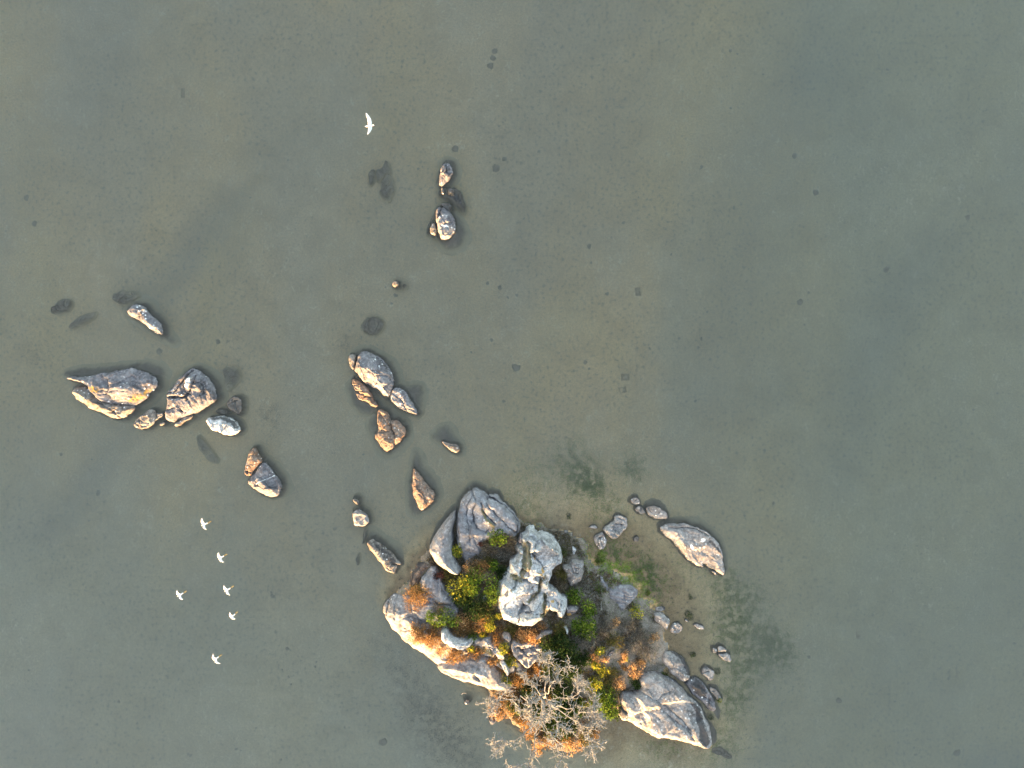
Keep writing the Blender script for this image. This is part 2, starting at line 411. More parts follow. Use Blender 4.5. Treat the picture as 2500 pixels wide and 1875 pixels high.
def R(name, label, view, outline, H, w=None, p=2.0, tilt=None, facet=0.05, e=None, under=(), lobes=(), cracks=(), paints=(), mat='grey', rough=0.065,
      strata=None, cuts=5, seed=None, parts=None, land=False, slope=None, warp=0.07, zref=None, group=None, cat='rock', ds=None, it=2):
    seed = seed if seed is not None else sum(ord(ch) * (k + 3) for k, ch in enumerate(label)) % 9973
    zr = zref if zref is not None else max(H, 0) * 0.6
    poly = smooth_closed(V(view, outline, zr), it)
    if zref is None and H > 0:                    # the drawn outline lies a little above the rock's foot
        cen = poly.mean(0)
        foot_ = e if e is not None else (float(bed_h(cen[:1], cen[1:])[0]) if land else 0.0)
        zr = max(foot_, 0) + 0.2 * (H - max(foot_, 0)); poly = smooth_closed(V(view, outline, zr), it)
    rs = np.random.RandomState(seed)
    cen = poly.mean(0)
    lo, hi = poly.min(0), poly.max(0)
    size = float((hi - lo).min())
    w = w if w is not None else (0.30 if land else 0.42) * size
    if tilt is None: tilt = (0.0, -0.03) if land else (-0.05, -0.13)
    if e is None:
        e = (float(bed_h(cen[:1], cen[1:])[0]) - 0.15) if land else (0.0 if H > 0 else H - 0.3)
    slope = slope if slope is not None else (3.0 if land else (2.6 if under else 4.0))
    allp = [poly]; L = [(poly, H, w, p, tilt, e, slope)]
    for (pts, hu) in under:                       # the part of the rock that stays under water
        q = smooth_closed(V(view, pts, 0), 2); allp.append(q)
        sz = float((q.max(0) - q.min(0)).min())
        L.append((q, hu, 0.5 * sz, 1.5, (0, 0), hu - 0.4, 1.0))
    for lb in lobes:                              # further humps of the same rock
        q = smooth_closed(V(view, lb['o'], zr), 2); allp.append(q)
        sz = float((q.max(0) - q.min(0)).min())
        L.append((q, lb['H'], lb.get('w', 0.4 * sz), lb.get('p', 2.0), lb.get('tilt', (0, 0)), lb.get('e', e), lb.get('slope', slope)))
    ap = np.concatenate(allp); lo, hi = ap.min(0) - 0.8, ap.max(0) + 0.8
    ds = ds if ds else min(0.042, max(0.024, float((hi - lo).max()) / 170))
    xs = np.arange(lo[0], hi[0], ds); ys = np.arange(lo[1], hi[1], ds)
    X, Y = np.meshgrid(xs, ys)
    wx = X + warp * fbm(X / 0.55, Y / 0.55, seed, 4); wy = Y + warp * fbm(X / 0.55 + 31, Y / 0.55, seed + 1, 4)
    Z = np.full(X.shape, -9.0)
    for q in L: Z = np.maximum(Z, lobe_z(wx, wy, *q))
    amp = max(0.1, abs(H) if H > 0 else 0.25)
    if H < 0: rough = rough * 3.4
    d0 = sdf(wx, wy, poly)
    body = sstep(0.0, 0.5 * w, d0)
    # flat faces split off the dome
    for k in range(cuts):
        i = rs.randint(len(poly)); a = rs.uniform(0.15, 0.7)
        pt = poly[i] * (1 - a) + cen * a
        ang = rs.uniform(0, 2 * math.pi); g = rs.uniform(0.1, 0.95)
        zz = lobe_z(pt[:1], pt[1:], *L[0])[0] * rs.uniform(0.86, 1.0)
        pl = zz + g * ((wx - pt[0]) * math.cos(ang) + (wy - pt[1]) * math.sin(ang))
        Z = np.where(d0 > 0, np.maximum(np.minimum(Z, pl), Z - np.minimum(0.2 * amp, 0.3 * np.maximum(Z - e, 0))), Z)
    # weathering
    Z = Z + rough * amp ** 0.5 * (fbm(X / 0.9, Y / 0.9, seed + 7, 3) * 0.8 + 0.5 * fbm(X / 0.22, Y / 0.22, seed + 9, 3)) * (0.35 + 0.65 * body)
    rd = np.abs(vnoise(X / 0.8, Y / 0.8, seed + 12))
    Z = Z - 0.5 * rough * sstep(0.10, 0.0, rd) * body
    if facet and H > 0.1:                         # joints: the rock breaks into slightly shifted, tilted blocks
        A = float((hi - lo).prod()); K = int(min(46, max(4, A / 0.75)))
        sx_ = rs.uniform(lo[0], hi[0], K); sy_ = rs.uniform(lo[1], hi[1], K)
        an = strata[0] if strata else rs.uniform(0, 3.14); ca_, sa_ = math.cos(an), math.sin(an)
        U = wx * ca_ + wy * sa_; Vv = (-wx * sa_ + wy * ca_) * 0.55
        best = np.full(X.shape, 1e9); sec = np.full(X.shape, 1e9); who = np.zeros(X.shape, int)
        for k in range(K):
            dk = np.hypot(U - (sx_[k] * ca_ + sy_[k] * sa_), Vv - (-sx_[k] * sa_ + sy_[k] * ca_) * 0.55)
            nb = dk < best
            sec = np.where(nb, best, np.minimum(sec, dk)); who = np.where(nb, k, who); best = np.where(nb, dk, best)
        of = rs.normal(size=K) * facet; gx_ = rs.normal(size=K) * facet * 2.0; gy_ = rs.normal(size=K) * facet * 2.0
        q_ = min(1.0, amp) ** 0.6
        Z = Z + q_ * body * (of[who] + gx_[who] * (X - sx_[who]) + gy_[who] * (Y - sy_[who]) - 0.9 * facet * sstep(0.07, 0.0, sec - best))
    if strata:
        an, sp_, am = strata
        s_ = (X * math.cos(an) + Y * math.sin(an)) / sp_ + 0.9 * fbm(X / 1.4, Y / 1.4, seed + 3, 3)
        fr = s_ - np.floor(s_)
        Z = Z + am * (np.minimum(fr / 0.85, (1 - fr) / 0.15) - 0.5) * body
    for c in cracks:
        q = V(view, c[0], zr); dd = seg_dist(wx, wy, q, False)
        ww = 0.7 * c[1] if len(c) > 1 else 0.04; dp = 0.75 * c[2] if len(c) > 2 else 0.14
        ww = ww * (1 + 0.5 * fbm(X / 0.5, Y / 0.5, seed + 15, 2))
        Z = Z - dp * np.exp(-np.maximum(dd - 0.25 * ww, 0) / np.maximum(0.8 * ww, 0.025)) * sstep(-0.15, 0.1, d0)
    paint = np.zeros(X.shape + (4,))
    ch = {'dark': 0, 'lichen': 1, 'white': 2, 'dirt': 3}
    for kind, pts, am, soft in paints:
        q = V(view, pts, zr)
        v = am * (sstep(-soft, soft, sdf(wx, wy, q)) if len(pts) > 2 else sstep(soft, 0.0, seg_dist(wx, wy, q, False)))
        paint[..., ch[kind]] = np.maximum(paint[..., ch[kind]], v)
    G = bed_h(X, Y)
    keep = Z > G - 0.12
    HEIGHTS.append((xs[0], ys[0], ds, np.where(keep, Z, -9)))
    Zc = np.maximum(Z, G - 0.35)
    ny, nx = X.shape
    i = np.arange(nx * ny).reshape(ny, nx)
    f = np.stack([i[:-1, :-1], i[:-1, 1:], i[1:, 1:], i[1:, :-1]], -1).reshape(-1, 4)
    kf = keep.ravel()[f].any(1); f = f[kf]
    ox, oy = float(cen[0]), float(cen[1])
    vv = np.stack([X - ox, Y - oy, Zc], -1).reshape(-1, 3); pc = paint.reshape(-1, 4)
    def piece(nm, ff, parent=None, loc=(0, 0, 0)):
        v_, f_, used = sub_mesh(vv, ff)
        at = {'paint': ('FLOAT_COLOR', 'POINT', pc[used])}
        return mesh_obj(nm, v_, f_, MATS[mat], parent, loc, True, at)
    if not parts:
        return tag(piece(name, f, None, (ox, oy, 0)), label, cat, group)
    root = tag(empty(name, (ox, oy, 0)), label, cat, group)
    cxy = vv[f].mean(1)
    own = np.zeros(len(f), int)
    for k, (pn, pts) in enumerate(parts[1:], 1):
        q = V(view, pts, zr)
        own[inside(cxy[:, 0] + ox, cxy[:, 1] + oy, q)] = k
    for k, (pn, _) in enumerate(parts):
        if (own == k).any(): piece(pn, f[own == k], root)
    return root

# ---- left group
R('boulder', 'broad grey boulder with yellow lichen corner, largest of the left group', 'A',
  [(300, 1078), (440, 1082), (600, 1052), (820, 1018), (960, 992), (1080, 1005), (1180, 1042), (1240, 1110), (1248, 1170), (1185, 1245), (1095, 1325), (1040, 1372),
   (960, 1380), (860, 1355), (700, 1350), (610, 1285), (545, 1215), (530, 1170), (430, 1120), (330, 1095)], 1.3, 1.1, 1.5, (-0.02, -0.05),
  under=[([(230, 1060), (330, 1000), (700, 978), (1060, 930), (1220, 950), (1310, 1010), (1290, 1100), (1000, 1100), (500, 1130)], -0.10)],
  cracks=[([(430, 1120), (545, 1190), (610, 1285), (700, 1350)], 0.06, 0.2), ([(700, 1170), (840, 1060), (960, 1000)], 0.03, 0.05)],
  paints=[('lichen', [(940, 1310), (1050, 1250), (1200, 1180), (1230, 1190), (1130, 1290), (1040, 1350), (980, 1345)], 0.55, 0.15),
          ('dark', [(610, 1185), (650, 1185), (655, 1225), (620, 1225)], 1.0, 0.06), ('lichen', [(545, 1170), (680, 1170), (690, 1250), (590, 1250)], 0.5, 0.12),
          ('dark', [(640, 1060), (850, 1025), (1000, 1005), (1150, 1050), (1230, 1120)], 0.35, 0.3)], mat='grey', cuts=3)
R('rock_slab', 'long tan slab sloping into the water along the lower side of the largest left boulder', 'A',
  [(365, 1240), (430, 1180), (520, 1165), (585, 1210), (630, 1270), (690, 1318), (780, 1345), (900, 1365), (1010, 1362), (1030, 1395), (985, 1450), (920, 1502),
   (860, 1508), (780, 1490), (660, 1432), (560, 1390), (470, 1330)], 0.7, 0.7, 1.25, (0.0, 0.14),
  under=[([(330, 1220), (400, 1140), (520, 1160), (600, 1240), (480, 1290)], -0.12)],
  cracks=[([(640, 1330), (780, 1400), (875, 1490)], 0.045, 0.16), ([(745, 1445), (830, 1420)], 0.03, 0.08)], mat='tan', cuts=2)
R('boulder', 'split grey boulder of wedged blocks, right of the broad left boulder', 'A',
  [(1335, 1245), (1400, 1180), (1480, 1090), (1560, 1000), (1640, 995), (1760, 1075), (1840, 1195), (1855, 1280), (1825, 1332), (1700, 1412), (1560, 1482),
   (1390, 1548), (1318, 1505), (1320, 1440), (1352, 1380), (1345, 1300)], 1.2, 1.1, 1.45, (-0.04, -0.08),
  lobes=[dict(o=[(1535, 1180), (1560, 1085), (1620, 1055), (1655, 1090), (1635, 1180), (1575, 1260)], H=1.2, w=0.2, e=0.5, slope=6),
         dict(o=[(1320, 1500), (1330, 1400), (1440, 1400), (1500, 1440), (1480, 1500), (1390, 1545)], H=0.75, w=0.35, e=0.0)],
  under=[([(1280, 1300), (1400, 1150), (1560, 975), (1680, 980), (1850, 1100), (1900, 1280), (1830, 1350), (1500, 1400)], -0.08)],
  cracks=[([(1340, 1250), (1440, 1230), (1545, 1095), (1610, 1020)], 0.06, 0.3), ([(1655, 1070), (1630, 1200), (1540, 1290), (1400, 1290)], 0.06, 0.3),
          ([(1545, 1170), (1580, 1260)], 0.04, 0.2), ([(1345, 1290), (1450, 1280), (1540, 1300), (1620, 1250)], 0.05, 0.25), ([(1330, 1420), (1440, 1390), (1530, 1420)], 0.05, 0.15)],
  paints=[('white', [(1560, 1110), (1615, 1070), (1640, 1090), (1600, 1200), (1560, 1190)], 0.55, 0.08), ('dark', [(1540, 1290), (1580, 1285), (1590, 1320), (1550, 1325)], 0.9, 0.06),
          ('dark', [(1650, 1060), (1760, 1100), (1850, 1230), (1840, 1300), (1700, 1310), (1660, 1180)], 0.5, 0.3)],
  parts=[('main_block', None), ('wedge_block', [(1535, 1180), (1560, 1085), (1620, 1050), (1660, 1085), (1635, 1190), (1575, 1262)]),
         ('front_block', [(1310, 1510), (1320, 1400), (1440, 1385), (1530, 1420), (1500, 1510), (1390, 1560)])], mat='grey', cuts=6)
R('rock', 'small pale rock with ragged lower edge below the split left boulder', 'A',
  [(1010, 1562), (1070, 1490), (1140, 1430), (1230, 1412), (1262, 1450), (1310, 1438), (1312, 1482), (1250, 1522), (1200, 1572), (1120, 1612), (1040, 1602)], 0.45, 0.4,
  cracks=[([(1240, 1420), (1260, 1480), (1240, 1530)], 0.05, 0.15), ([(1080, 1530), (1180, 1540)], 0.03, 0.06)], mat='tan', rough=0.09)
R('rock', 'thin sunlit sliver of rock along the lower edge of the split boulder', 'A',
  [(1425, 1560), (1500, 1502), (1640, 1448), (1622, 1490), (1540, 1540), (1455, 1582)], 0.22, 0.2, mat='tan', cuts=1)
R('rock', 'tiny low stone beside the ragged pale rock of the left group', 'A', [(1265, 1545), (1325, 1528), (1345, 1558), (1290, 1570)], 0.12, 0.12, mat='tan', cuts=0)
R('rock', 'half sunken brown stone at the far left with only its tip dry', 'A',
  [(120, 400), (180, 325), (290, 268), (352, 305), (335, 370), (270, 430), (180, 455)], -0.06, 0.5, 1.8, mat='tan', e=-0.5,
  lobes=[dict(o=[(160, 385), (195, 350), (245, 355), (240, 398), (190, 412)], H=0.13, w=0.15, e=-0.03, slope=2.5)])
R('rock', 'narrow sunken stone lying just right of the half sunken brown stone', 'A', [(298, 585), (350, 512), (460, 440), (570, 403), (594, 440), (520, 512), (400, 575)], -0.16, mat='dark', e=-0.5)
R('rock', 'long grey ridge of rock pointing to the lower right above the left group', 'A',
  [(945, 425), (985, 368), (1045, 335), (1132, 365), (1165, 420), (1232, 478), (1292, 560), (1328, 640), (1295, 662), (1230, 622), (1130, 552), (1040, 485)], 0.42, 0.45,
  under=[([(880, 410), (960, 310), (1060, 295), (1165, 380), (1345, 640), (1410, 745), (1290, 705), (1100, 575), (920, 445)], -0.09)], mat='grey',
  paints=[('white', [(1080, 390), (1160, 400), (1170, 430), (1090, 430)], 0.5, 0.1)], cuts=3)
R('rock', 'round brown rock wholly under water at the upper end of the long ridge', 'A', [(755, 265), (800, 200), (920, 185), (1035, 228), (1000, 292), (900, 345), (800, 325)], -0.20, mat='dark', e=-0.55)
R('rock', 'cigar shaped boulder with a notch in its sunlit side, right end of the left group', 'B',
  [(523, 640), (560, 610), (640, 590), (760, 600), (850, 640), (897, 700), (892, 760), (840, 808), (740, 792), (672, 760), (655, 735), (640, 752), (600, 738), (570, 690)], 0.62, 0.5, 2.2, (-0.05, -0.2),
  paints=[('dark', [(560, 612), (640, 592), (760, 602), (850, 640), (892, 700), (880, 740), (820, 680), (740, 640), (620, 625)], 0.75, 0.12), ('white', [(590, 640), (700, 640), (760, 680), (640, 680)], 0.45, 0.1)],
  mat='pale', cuts=3)
R('rock', 'flat dark grey rock barely above water above the notched boulder', 'B', [(742, 440), (830, 388), (912, 398), (922, 470), (908, 560), (862, 588), (790, 520)], 0.07, 0.3,
  cracks=[([(780, 470), (860, 420)], 0.03, 0.05), ([(845, 420), (870, 580)], 0.03, 0.05)], mat='dark', cuts=1)
R('rock', 'sunken dark stone touching the top of the notched boulder', 'B', [(608, 550), (650, 508), (722, 518), (805, 570), (700, 590)], -0.07, mat='dark')
R('rock', 'dark rough cone shaped rock, upper half of the cleft pair', 'B',
  [(1003, 940), (1060, 928), (1100, 990), (1145, 1058), (1100, 1108), (1050, 1170), (1002, 1236), (955, 1228), (933, 1170), (970, 1060)], 0.55, 0.5,
  cracks=[([(960, 1180), (1020, 1190)], 0.03, 0.1)], mat='russet', rough=0.08)
R('boulder', 'smooth boulder with a pale vein and bright lower rim, lower of the cleft pair', 'B',
  [(1155, 1075), (1192, 1120), (1242, 1190), (1312, 1262), (1347, 1340), (1322, 1422), (1270, 1458), (1180, 1452), (1100, 1422), (1020, 1362), (968, 1300), (1010, 1245), (1080, 1150)],
  0.9, 0.95, 1.4, (-0.10, -0.14), under=[([(1140, 1060), (1220, 1110), (1360, 1280), (1390, 1400), (1300, 1460), (1100, 1300)], -0.1)],
  paints=[('white', [(1085, 1308), (1270, 1232)], 0.75, 0.035), ('white', [(1060, 1240), (1110, 1260)], 0.5, 0.05)], cuts=2, mat='grey', rough=0.035)
R('rock', 'long muddy rock under water to the left of the cleft pair', 'B', [(388, 775), (462, 850), (545, 950), (645, 1070), (600, 1125), (500, 1060), (400, 930)], -0.20, mat='dark', e=-0.55)
R('rock', 'blocky rock under water above the flat dark rock of the left group', 'B', [(678, 58), (855, 78), (842, 222), (722, 365), (690, 200)], -0.22, mat='dark', e=-0.55)

# ---- centre group
R('boulder', 'humped grey boulder with a glowing lower left face, top of the central group', 'C',
  [(205, 345), (222, 270), (238, 208), (290, 178), (350, 200), (420, 240), (490, 310), (537, 400), (532, 480), (492, 572), (450, 552), (380, 492), (290, 442), (260, 400)],
  1.0, 0.95, 1.4, (-0.12, -0.12), under=[([(160, 260), (220, 180), (330, 170), (480, 260), (560, 400), (540, 500), (300, 420)], -0.06)],
  cracks=[([(345, 195), (350, 225), (330, 235), (400, 250), (470, 300)], 0.04, 0.15), ([(440, 340), (470, 300)], 0.03, 0.06)],
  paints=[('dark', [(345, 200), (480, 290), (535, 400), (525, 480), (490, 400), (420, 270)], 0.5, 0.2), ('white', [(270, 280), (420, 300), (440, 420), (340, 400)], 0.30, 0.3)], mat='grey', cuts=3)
R('rock', 'narrow broken rock flake left of the humped central boulder', 'C', [(162, 232), (190, 213), (226, 216), (222, 300), (205, 340), (185, 322)], 0.3, 0.22, mat='tan', cuts=3)
R('rock', 'jagged orange lit rock on the lower left of the central group', 'C',
  [(188, 412), (240, 414), (292, 462), (352, 522), (362, 562), (402, 612), (400, 642), (355, 640), (330, 612), (260, 590), (222, 522)], 0.42, 0.4,
  under=[([(150, 440), (240, 410), (420, 620), (400, 680), (290, 715), (195, 640), (160, 540)], -0.12)],
  cracks=[([(225, 520), (290, 540)], 0.04, 0.12), ([(265, 590), (300, 560), (350, 560)], 0.04, 0.12), ([(200, 470), (260, 455)], 0.03, 0.08)], mat='russet', rough=0.10, cuts=5)
R('rock', 'pointed split rock with a pale seam on the right of the central group', 'C',
  [(498, 582), (520, 520), (540, 478), (602, 490), (652, 540), (692, 622), (735, 705), (700, 692), (642, 684), (570, 642)], 0.42, 0.35,
  under=[([(600, 480), (690, 455), (775, 480), (765, 600), (725, 712), (640, 600)], -0.18)],
  cracks=[([(590, 585), (650, 680)], 0.05, 0.2)], paints=[('white', [(500, 582), (625, 488)], 0.6, 0.05)], mat='grey', rough=0.08)
R('rock', 'knobbly brown rock with a crack near its right end, lowest of the central group', 'C',
  [(388, 682), (430, 648), (502, 700), (512, 752), (560, 748), (612, 780), (638, 832), (602, 902), (540, 972), (468, 1008), (430, 962), (368, 868), (408, 842), (400, 772)], 0.5, 0.55,
  under=[([(300, 760), (400, 650), (520, 680), (660, 800), (640, 940), (480, 1060), (380, 980)], -0.14)],
  cracks=[([(508, 750), (520, 820), (548, 880), (545, 965)], 0.05, 0.25), ([(555, 800), (540, 860)], 0.03, 0.08), ([(400, 850), (500, 840)], 0.04, 0.1)], mat='russet', rough=0.08)
R('rock', 'thin bright splinter of rock right of the central group', 'C', [(908, 922), (962, 922), (1042, 948), (1078, 992), (1040, 1014), (1000, 992)], 0.17, 0.2,
  under=[([(815, 895), (880, 825), (960, 775), (1055, 900), (1098, 1010), (1040, 1035)], -0.16)], mat='tan', cuts=3)
R('rock', 'triangular rough reddish rock with a wide sunken skirt, between the central group and the islet', 'C',
  [(688, 1165), (700, 1138), (762, 1210), (822, 1282), (882, 1382), (830, 1432), (772, 1482), (740, 1472), (708, 1380), (683, 1310)], 0.26, 0.6, 1.6, (0, 0.02),
  under=[([(698, 1000), (742, 1050), (775, 1160), (855, 1230), (910, 1370), (785, 1505), (668, 1545), (638, 1400), (648, 1250), (680, 1120)], -0.10)], mat='russet', rough=0.10, cuts=1)
R('rock', 'pebble sized tan stone just above the small squat rock', 'C', [(192, 1395), (230, 1378), (258, 1420), (236, 1438)], 0.22, 0.15, mat='tan', cuts=1)
R('rock', 'small squat rock, pale and five sided, alone in the water left of the reddish rock', 'C',
  [(198, 1500), (240, 1468), (292, 1490), (338, 1560), (332, 1592), (220, 1622), (202, 1560)], 0.5, 0.35, mat='bank', cuts=5, paints=[('dark', [(225, 1530), (260, 1525), (265, 1560), (235, 1560)], 0.5, 0.12)])
R('rock', 'brown rock wholly under water straight above the humped central boulder', 'W', [(772, 702), (788, 684), (814, 681), (827, 700), (816, 722), (790, 725)], -0.09, mat='dark', e=-0.5)
R('rock', 'lone walnut shaped stone above water in open lake, centre of picture', 'W', [(846, 614), (853, 606), (862, 610), (864, 618), (854, 622)], 0.22, 0.14, mat='tan', cuts=1, ds=0.03)
R('rock', 'sunken stone beside the lone walnut shaped stone', 'W', [(866, 614), (873, 611), (878, 617), (871, 622)], -0.2, mat='dark', cuts=0, ds=0.03)

# ---- upper group
R('rock', 'upright tongue of dark rock with orange left edge, top of the upper row', 'D',
  [(918, 882), (922, 760), (942, 690), (990, 642), (1045, 660), (1060, 720), (1050, 790), (1022, 840), (970, 872)], 0.42, 0.5,
  under=[([(925, 640), (960, 595), (1065, 605), (1105, 680), (1080, 810), (1000, 800)], -0.08)],
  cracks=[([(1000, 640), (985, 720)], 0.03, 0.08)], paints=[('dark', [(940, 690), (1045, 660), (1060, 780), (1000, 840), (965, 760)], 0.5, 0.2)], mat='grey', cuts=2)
R('rock', 'low mostly sunken rock with two small dry humps, middle of the upper row', 'D',
  [(905, 960), (920, 915), (965, 892), (1080, 885), (1125, 930), (1155, 1000), (1195, 1080), (1165, 1160), (1100, 1080), (1000, 1015), (950, 992)], 0.04, 0.4, e=-0.3,
  lobes=[dict(o=[(930, 925), (965, 905), (985, 950), (965, 985)], H=0.22, w=0.15, e=-0.05), dict(o=[(1010, 930), (1060, 900), (1085, 950), (1060, 990), (1015, 980)], H=0.28, w=0.25, e=-0.05)],
  cracks=[([(1000, 890), (990, 1000)], 0.05, 0.12)], strata=(0.2, 0.35, 0.05), mat='dark')
R('boulder', 'teardrop boulder spattered white with a bright lower tip, lowest of the upper row', 'D',
  [(878, 1112), (930, 1088), (982, 1110), (1042, 1170), (1088, 1240), (1083, 1340), (1032, 1422), (980, 1438), (935, 1412), (910, 1330), (890, 1210)], 0.75, 0.55, 1.9, (-0.1, -0.15),
  under=[([(900, 1080), (1060, 1120), (1160, 1250), (1190, 1380), (1110, 1505), (980, 1515), (925, 1440), (900, 1300)], -0.10)],
  cracks=[([(940, 1095), (918, 1200), (908, 1330), (925, 1400)], 0.05, 0.22)],
  paints=[('white', [(945, 1290), (1000, 1285), (1020, 1320), (960, 1325)], 0.8, 0.1), ('white', [(940, 1140), (1040, 1200), (1020, 1260), (950, 1230)], 0.35, 0.2)], mat='grey', cuts=2)
R('rock', 'small round dark cap of rock tucked above the teardrop boulder', 'D', [(938, 1072), (1000, 1048), (1042, 1080), (1045, 1160), (1010, 1150), (960, 1100)], 0.16, 0.22, mat='dark', cuts=1)
R('rock', 'small dark stone with an orange tip left of the teardrop boulder', 'D', [(826, 1345), (850, 1268), (880, 1258), (898, 1340), (888, 1395), (850, 1378)], 0.17, 0.2, mat='tan', cuts=1)
R('rock', 'plank shaped rock under water left of the teardrop boulder', 'D', [(765, 1345), (838, 1155), (872, 1190), (825, 1340), (792, 1375)], -0.22, mat='dark', cuts=0)
R('rock', 'large oval rock under water, right half of the sunken trio', 'D', [(300, 955), (320, 860), (330, 790), (380, 738), (442, 790), (458, 880), (402, 1025), (340, 1005)], -0.16, mat='dark', e=-0.5)
R('rock', 'rounded rock under water, left side of the sunken trio', 'D', [(185, 862), (188, 740), (230, 690), (262, 700), (258, 770), (240, 830)], -0.2, mat='dark', e=-0.5)
R('rock', 'thorn shaped rock under water, top of the sunken trio', 'D', [(262, 800), (265, 690), (335, 670), (350, 600), (372, 598), (402, 650), (424, 742), (362, 742), (300, 830)], -0.22, mat='dark', e=-0.5)

# ---- in front of the islet
R('rock', 'long dark rock with cleft tip and golden lower edge, just off the islet', 'E',
  [(410, 832), (430, 780), (500, 748), (572, 790), (652, 850), (762, 950), (852, 1040), (885, 1118), (832, 1105), (832, 1142), (803, 1222), (760, 1222), (690, 1172), (600, 1062), (540, 982), (450, 902)],
  0.42, 0.45, 2.0, (-0.1, -0.15), under=[([(410, 800), (425, 655), (525, 680), (700, 840), (910, 940), (925, 1060), (860, 1110), (600, 950)], -0.14)],
  cracks=[([(885, 1118), (770, 1082)], 0.06, 0.25), ([(540, 800), (600, 900), (560, 970)], 0.03, 0.07)],
  paints=[('dark', [(500, 750), (650, 850), (850, 1040), (830, 1140), (760, 1120), (640, 980), (520, 860)], 0.6, 0.2)], mat='tan', cuts=3)
R('rock', 'bean shaped stone under water at the upper end of the cleft rock', 'E', [(335, 705), (368, 638), (412, 650), (402, 722), (372, 832), (340, 845)], -0.2, mat='dark', cuts=0)
R('rock', 'slim stone under water left of the cleft rock', 'E', [(245, 1010), (290, 985), (305, 1040), (290, 1130), (250, 1120)], -0.24, mat='dark', cuts=0)

# ---- the islet
R('boulder', 'smooth pale grey sail shaped boulder at the left shoulder of the islet', 'J',
  [(355, 1150), (390, 1080), (440, 960), (560, 770), (700, 600), (800, 500), (835, 485), (828, 640), (795, 700), (782, 860), (790, 1000), (780, 1100), (810, 1300), (900, 1450), (950, 1560),
   (900, 1640), (780, 1600), (640, 1520), (500, 1440), (420, 1310), (365, 1230)], 1.6, 0.75, 2.4, (0.10, -0.06), cracks=[([(620, 1340), (650, 1280), (700, 1260)], 0.02, 0.04)],
  mat='smooth', rough=0.02, cuts=0, warp=0.03, slope=2.0, facet=0)
R('boulder', 'great fan of fissured blue grey rock forming the top of the islet', 'J',
  [(842, 640), (872, 480), (925, 330), (1000, 220), (1120, 105), (1155, 88), (1255, 118), (1340, 190), (1400, 225), (1450, 193), (1530, 208), (1650, 320), (1800, 460), (1900, 580),
   (1975, 700), (2005, 790), (1960, 870), (1920, 960), (1800, 1020), (1650, 980), (1500, 960), (1380, 1050), (1300, 1150), (1230, 1340), (1120, 1440), (1120, 1530), (1010, 1530),
   (940, 1380), (900, 1250), (848, 1080), (838, 860)], 2.1, 1.3, 2.3, (-0.06, -0.10),
  cracks=[([(1115, 100), (1140, 200), (1200, 290)], 0.06, 0.35), ([(1120, 240), (1040, 380), (1030, 560), (1060, 700)], 0.05, 0.22), ([(1190, 350), (1140, 470), (1160, 640), (1225, 775)], 0.05, 0.28),
          ([(1280, 340), (1340, 480), (1420, 600), (1550, 710)], 0.07, 0.35), ([(1390, 350), (1510, 500), (1620, 600), (1760, 740), (1890, 880)], 0.05, 0.25), ([(1405, 205), (1400, 275)], 0.06, 0.3),
          ([(1440, 235), (1570, 310), (1700, 405), (1880, 590), (1955, 720), (1915, 885)], 0.065, 0.5), ([(1060, 720), (1070, 900), (1100, 1080)], 0.05, 0.2), ([(1160, 640), (1100, 780), (1090, 900)], 0.04, 0.15),
          ([(1150, 900), (1180, 1020), (1240, 1140)], 0.05, 0.2), ([(1050, 450), (1000, 620)], 0.03, 0.08), ([(1500, 480), (1560, 600)], 0.03, 0.1), ([(1240, 790), (1400, 870)], 0.04, 0.15)],
  paints=[('dirt', [(1300, 400), (1380, 520), (1420, 620), (1560, 740), (1540, 800), (1420, 740), (1350, 620), (1290, 460)], 0.75, 0.12), ('dirt', [(1280, 1080), (1450, 930), (1700, 900), (1920, 960), (1800, 1050), (1300, 1250)], 0.95, 0.2),
          ('white', [(1040, 480), (1080, 400), (1060, 560), (1020, 560)], 0.5, 0.08), ('white', [(1620, 620), (1780, 700), (1920, 870), (1880, 860), (1700, 720)], 0.4, 0.1), ('white', [(1000, 820), (1020, 900), (990, 1050), (960, 900)], 0.3, 0.12),
          ('lichen', [(1240, 640), (1300, 600), (1340, 680), (1260, 740)], 0.35, 0.15)],
  parts=[('main_block', None), ('rim_slab', [(1400, 200), (1440, 238), (1570, 312), (1700, 408), (1880, 592), (1955, 722), (1915, 885), (1930, 990), (2100, 800), (1900, 500), (1600, 180), (1450, 150)]),
         ('upper_block', [(1115, 60), (1120, 240), (1040, 380), (1030, 560), (1060, 720), (1070, 900), (1100, 1080), (1230, 1140), (1220, 775), (1160, 640), (1140, 470), (1190, 350), (1205, 290), (1400, 280), (1410, 180), (1260, 80)])],
  mat='smooth', rough=0.028, cuts=7, slope=2.2, facet=0.022)
